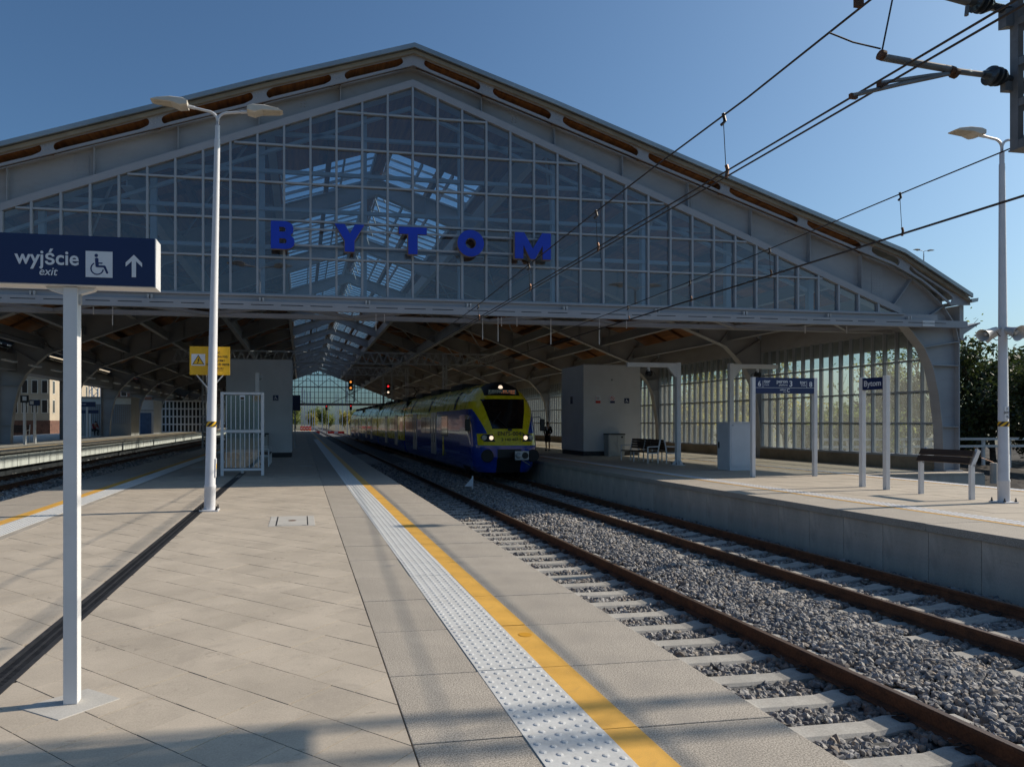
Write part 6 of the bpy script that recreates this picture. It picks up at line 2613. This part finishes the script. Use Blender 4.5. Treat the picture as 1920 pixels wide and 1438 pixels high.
def house(x0, x1, y0, y1, h, wall, label, cols, rows, ww, wh, roofm='red_roof', faces='xy', z00=2.5, base='brick', rh=3):
    t = thing('apartment_house', label, 'building', ((x0 + x1) / 2, y0, -1))
    MB().box(x0, x1, y0, y1, -1.2 + 3.2, h).build('wall', wall, t)
    MB().box(x0 - .1, x1 + .1, y0 - .1, y1 + .1, -1.2, 2.0).build('plinth', base, t)
    g = MB()
    xm = (x0 + x1) / 2
    g.prism([(x0 - .5, h), (x1 + .5, h), (x1 - 2, h + rh), (x0 + 2, h + rh)], (0, y0 - .5, 0), (1, 0, 0), (0, 0, 1), (0, y1 - y0 + 1, 0))
    g.build('roof', roofm, t)
    fr = pr = None
    for r_ in range(rows):
        z = z00 + r_ * (h - z00 - .8) / rows
        for k in range(cols):
            if 'x' in faces:
                y = y0 + (y1 - y0) * (k + .5) / cols
                f_ = MB().box(x1 - .05, x1 + .06, y - ww / 2 - .1, y + ww / 2 + .1, z - .1, z + wh + .1).build('window', 'panel_white', t)
                MB().box(x1 + .02, x1 + .07, y - ww / 2, y + ww / 2, z, z + wh).build('pane', 'window_dark', f_)
            if 'y' in faces:
                x = x0 + (x1 - x0) * (k + .5) / cols
                f_ = MB().box(x - ww / 2 - .1, x + ww / 2 + .1, y0 - .06, y0 + .05, z - .1, z + wh + .1).build('window', 'panel_white', t)
                MB().box(x - ww / 2, x + ww / 2, y0 - .07, y0 - .02, z, z + wh).build('pane', 'window_dark', f_)
    return t


house(-62, -44, 133, 176, 18, 'cream_wall', 'cream apartment house with narrow dark windows behind the left platform', 11, 4, .85, 2.2, z00=3.4)
house(-64, -46, 92, 117, 16, 'cream_wall', 'cream house at the left picture edge behind the first column', 5, 4, 1.2, 1.9)
house(-60, -34, 205, 240, 13, 'brick', 'distant brick house with a red roof behind the glass pavilion', 8, 3, 1.4, 2.0)
house(-34, -24, 260, 282, 9, 'cream_wall', 'small distant house by the far end of the tracks', 3, 2, 1.2, 1.6)
# footbridge mast behind
t = thing('lattice_tower', 'pale lattice tower behind the slatted shelter', 'tower', (-38, 105, 0))
x, z = F(178, 700, 105)
g = MB()
for a in (-.6, .6):
    for b in (-.6, .6):
        g.box(x + a - .06, x + a + .06, 105 + b - .06, 105 + b + .06, -1, z)
zz = 0
while zz < z:
    g.bar((x - .6, 104.4, zz), (x + .6, 104.4, zz + 1.2), .08)
    g.bar((x + .6, 104.4, zz), (x - .6, 104.4, zz + 1.2), .08)
    zz += 1.2
g.build('lattice', 'sign_white', t)

# ------------------------------------------------------------------ right side: railing and trees
def rail_fence():
    t = thing('railing', 'white two rail railing in front of the dark bushes at the right', 'railing', (26, 27, -.3))
    y = 30.0
    xa, xb = 24.6, 46
    for py in (824, 838):
        z = ZAT(26, y, py)
        MB().box(xa, xb, y - .04, y + .04, z - .06, z + .06).build('rail', 'white_paint', t)
    x = xa + .1
    while x < xb:
        MB().box(x - .06, x + .06, y + .05, y + .15, -.8, ZAT(26, y, 822)).build('post', 'white_paint', t)
        x += 1.55


rail_fence()
o = thing('pipe_stub', 'short pale pipe stub with a thin wire on the soil right of the hall', 'pipe', (20, 19, -.2))
sx_, sz_ = F(1863, 868, 17.5)
MB().lathe([(.09, -.6), (.09, 0), (.07, .01)], (sx_, 17.5, sz_), (0, 0, 1), 12).build('pipe', 'concrete', o)
MB().tube([Vector((F(1826, 838, 17.5)[0], 17.5, F(1826, 838, 17.5)[1])), Vector((F(1840, 858, 17.5)[0], 17.5, F(1840, 858, 17.5)[1])), Vector((sx_, 17.5, sz_ + .02))], .008, 5).build('loose_wire', 'copper', o)


def tree_meshes(name, seed, h, spread, leaf, nleaf, lsize, trunk_r=.16, bare=False, low=.18, dens=1.0):
    rd = random.Random(seed)
    g = MB()
    tips = []

    def grow(p, d, L_, r, lev):
        n = 3
        pts, rs_ = [p], [r]
        cur, dd = p.copy(), d.copy()
        for i in range(n):
            dd = (dd + Vector((rd.uniform(-.25, .25), rd.uniform(-.25, .25), rd.uniform(-.05, .2)))).normalized()
            cur = cur + dd * (L_ / n)
            pts.append(cur.copy())
            rs_.append(r * (1 - .55 * (i + 1) / n))
            if lev >= 1:
                tips.append((cur.copy(), lev))
        g.tube(pts, rs_, 6 if lev < 2 else 4)
        if lev < (4 if bare else 3):
            k = (5, 4, 3, 2)[lev]
            for i in range(k):
                base = pts[1 + (i % n)] if lev > 0 else pts[0].lerp(pts[-1], low + (1 - low) * (i + .4) / k) if False else pts[min(n, 1 + i * n // k)]
                a = rd.uniform(0, 2 * PI)
                up = rd.uniform(.25, .9)
                nd = Vector((math.cos(a) * spread, math.sin(a) * spread, up)).normalized()
                grow(base, (nd + dd * .5).normalized(), L_ * rd.uniform(.5, .7), r * .5, lev + 1)
    # several stems make a full crown that starts low
    grow(Vector((0, 0, 0)), Vector((0, 0, 1)), h * .52, trunk_r, 0)
    for k in range(3):
        a = rd.uniform(0, 2 * PI)
        grow(Vector((0, 0, h * (.10 + .1 * k))), Vector((math.cos(a) * .7, math.sin(a) * .7, .7)).normalized(), h * .36, trunk_r * .5, 1)
    me_t = g
    L = MB()
    wts = [t for t in tips]
    v, fs = [], []
    for i in range(nleaf):
        c, lev = rd.choice(wts)
        o_ = Vector((rd.gauss(0, 1), rd.gauss(0, 1), rd.gauss(0, .8))) * (.34 * dens * h / 8)
        c = c + o_
        a = Vector((rd.gauss(0, 1), rd.gauss(0, 1), rd.gauss(0, 1))).normalized()
        b = a.cross(Vector((rd.gauss(0, 1), rd.gauss(0, 1), rd.gauss(0, 1)))).normalized()
        s_ = lsize * rd.uniform(.6, 1.3)
        o2 = len(v)
        v += [c - a * s_, c - b * s_ * .55, c + a * s_, c + b * s_ * .55]
        fs.append((o2, o2 + 1, o2 + 2, o2 + 3))
    L.v = [tuple(q3) for q3 in v]
    L.f = fs
    L.m = [0] * len(fs)
    return me_t, L


def tree(name, label, loc, meshes, leafm, group=None, rz=0, sc=1.0, cache={}):
    key = (id(meshes[0]), leafm)
    t = thing(name, label, 'tree', (0, 0, 0), group)
    if key not in cache:
        a = meshes[0].build('trunk', 'bark', t, smooth=True)
        b = meshes[1].build('crown', leafm, t) if meshes[1].f else None
        cache[key] = (a.data, b.data if b else None)
    else:
        for n_, d_ in zip(('trunk', 'crown'), cache[key]):
            if d_:
                link(n_, d_, t)
    t.location = loc
    t.rotation_euler = (0, 0, rz)
    t.scale = (sc, sc, sc)
    return t


T_dark = tree_meshes('dark', 5, 7.5, 1.0, None, 11000, .13, dens=1.15)
T_aut = tree_meshes('autumn', 11, 9.0, .8, None, 3000, .11, dens=1.25)
T_aut2 = tree_meshes('autumn2', 23, 8.0, .9, None, 2700, .11, dens=1.3)
T_bush = tree_meshes('bush', 31, 3.6, 1.1, None, 5200, .10, trunk_r=.08, dens=1.5)
T_bare = tree_meshes('bare', 47, 6.5, 1.0, None, 420, .09, trunk_r=.10, bare=True, dens=.8)
T_far = tree_meshes('far', 61, 9.0, .9, None, 2600, .30, dens=1.4)

grp = 'trees outside the glass wall'
tree('dark_tree', 'dense dark green tree at the right picture edge behind the lamp post', (36.2, 31.5, -.6), T_dark, 'leaf_dark', grp, 0, .98)
tree('dark_tree', 'dark green tree right of the hall corner, lower than its neighbour', (37.0, 38.0, -.6), T_dark, 'leaf_dark', grp, 2.1, .80)
tree('dark_tree', 'dark rounded tree farther right, mostly cut by the picture edge', (41.5, 33.5, -.6), T_dark, 'leaf_dark', grp, 4.0, .98)
tree('bare_tree', 'thin nearly bare tree reaching out right of the hall corner', (36.6, 32.6, -.6), T_bare, 'leaf_dark', grp, .6, 1.0)
tree('dark_tree', 'dark tree nearest the platform, only just inside the right picture edge', (33.6, 26.0, -.6), T_dark, 'leaf_dark', grp, 1.2, .82)
tree('dark_tree', 'dark tree shading the soil just outside the right picture edge', (33.0, 20.5, -.6), T_dark, 'leaf_dark', grp, 3.2, .8)
tree('bush', 'low olive bush behind the white railing', (37.2, 34.5, -.6), T_bush, 'leaf_green', grp, 1, .95)
tree('bush', 'low dark bush behind the white railing, further right', (38.6, 31.6, -.6), T_bush, 'leaf_dark', grp, 2, .85)
tree('bush', 'wide low bush near the hall corner', (29.2, 36.0, -.6), T_bush, 'leaf_green', grp, 3, .9)
rt_ = random.Random(12)
ad = ('tall', 'slender', 'leaning', 'broad', 'loose', 'pale', 'ragged', 'small', 'open', 'forked')
for i in range(20):
    y = 33 + i * 5.6 + rt_.uniform(-1.5, 1.5)
    x = 36 + rt_.uniform(-3, 9) + (2 if i < 4 else 0)
    ms, lm = rt_.choice(((T_aut, 'leaf_autumn'), (T_aut2, 'leaf_autumn'), (T_aut2, 'leaf_green'), (T_aut, 'leaf_green')))
    tree('autumn_tree', 'loose yellowing tree growing outside the glass side wall', (x, y, -1), ms, lm, grp, rt_.uniform(0, 6), rt_.uniform(.85, 1.2))
for i in range(22):
    y = 31 + i * 3.6 + rt_.uniform(-1, 1)
    x = 30.5 + rt_.uniform(-2.0, 5)
    tree('bush', 'low leafy bush outside the glass side wall', (x, y, -1), T_bush, rt_.choice(('leaf_autumn', 'leaf_green', 'leaf_green')), grp, rt_.uniform(0, 6), rt_.uniform(.75, 1.25))
for i in range(26):
    x = -30 + i * 3.6 + rt_.uniform(-2, 2)
    y = 285 + rt_.uniform(-25, 40)
    tree('far_tree', 'distant green and yellow tree closing the view beyond the tracks', (x, y, -1), T_far, rt_.choice(('leaf_autumn', 'leaf_green', 'leaf_green')), 'trees beyond the far end of the station', rt_.uniform(0, 6), rt_.uniform(.7, 1.15))
for i in range(14):
    x = 30 + rt_.uniform(0, 30)
    y = 150 + i * 10
    tree('far_tree', 'distant yellow tree on the right beyond the hall', (x, y, -1), T_far, 'leaf_autumn', 'trees beyond the far end of the station', rt_.uniform(0, 6), rt_.uniform(.9, 1.3))
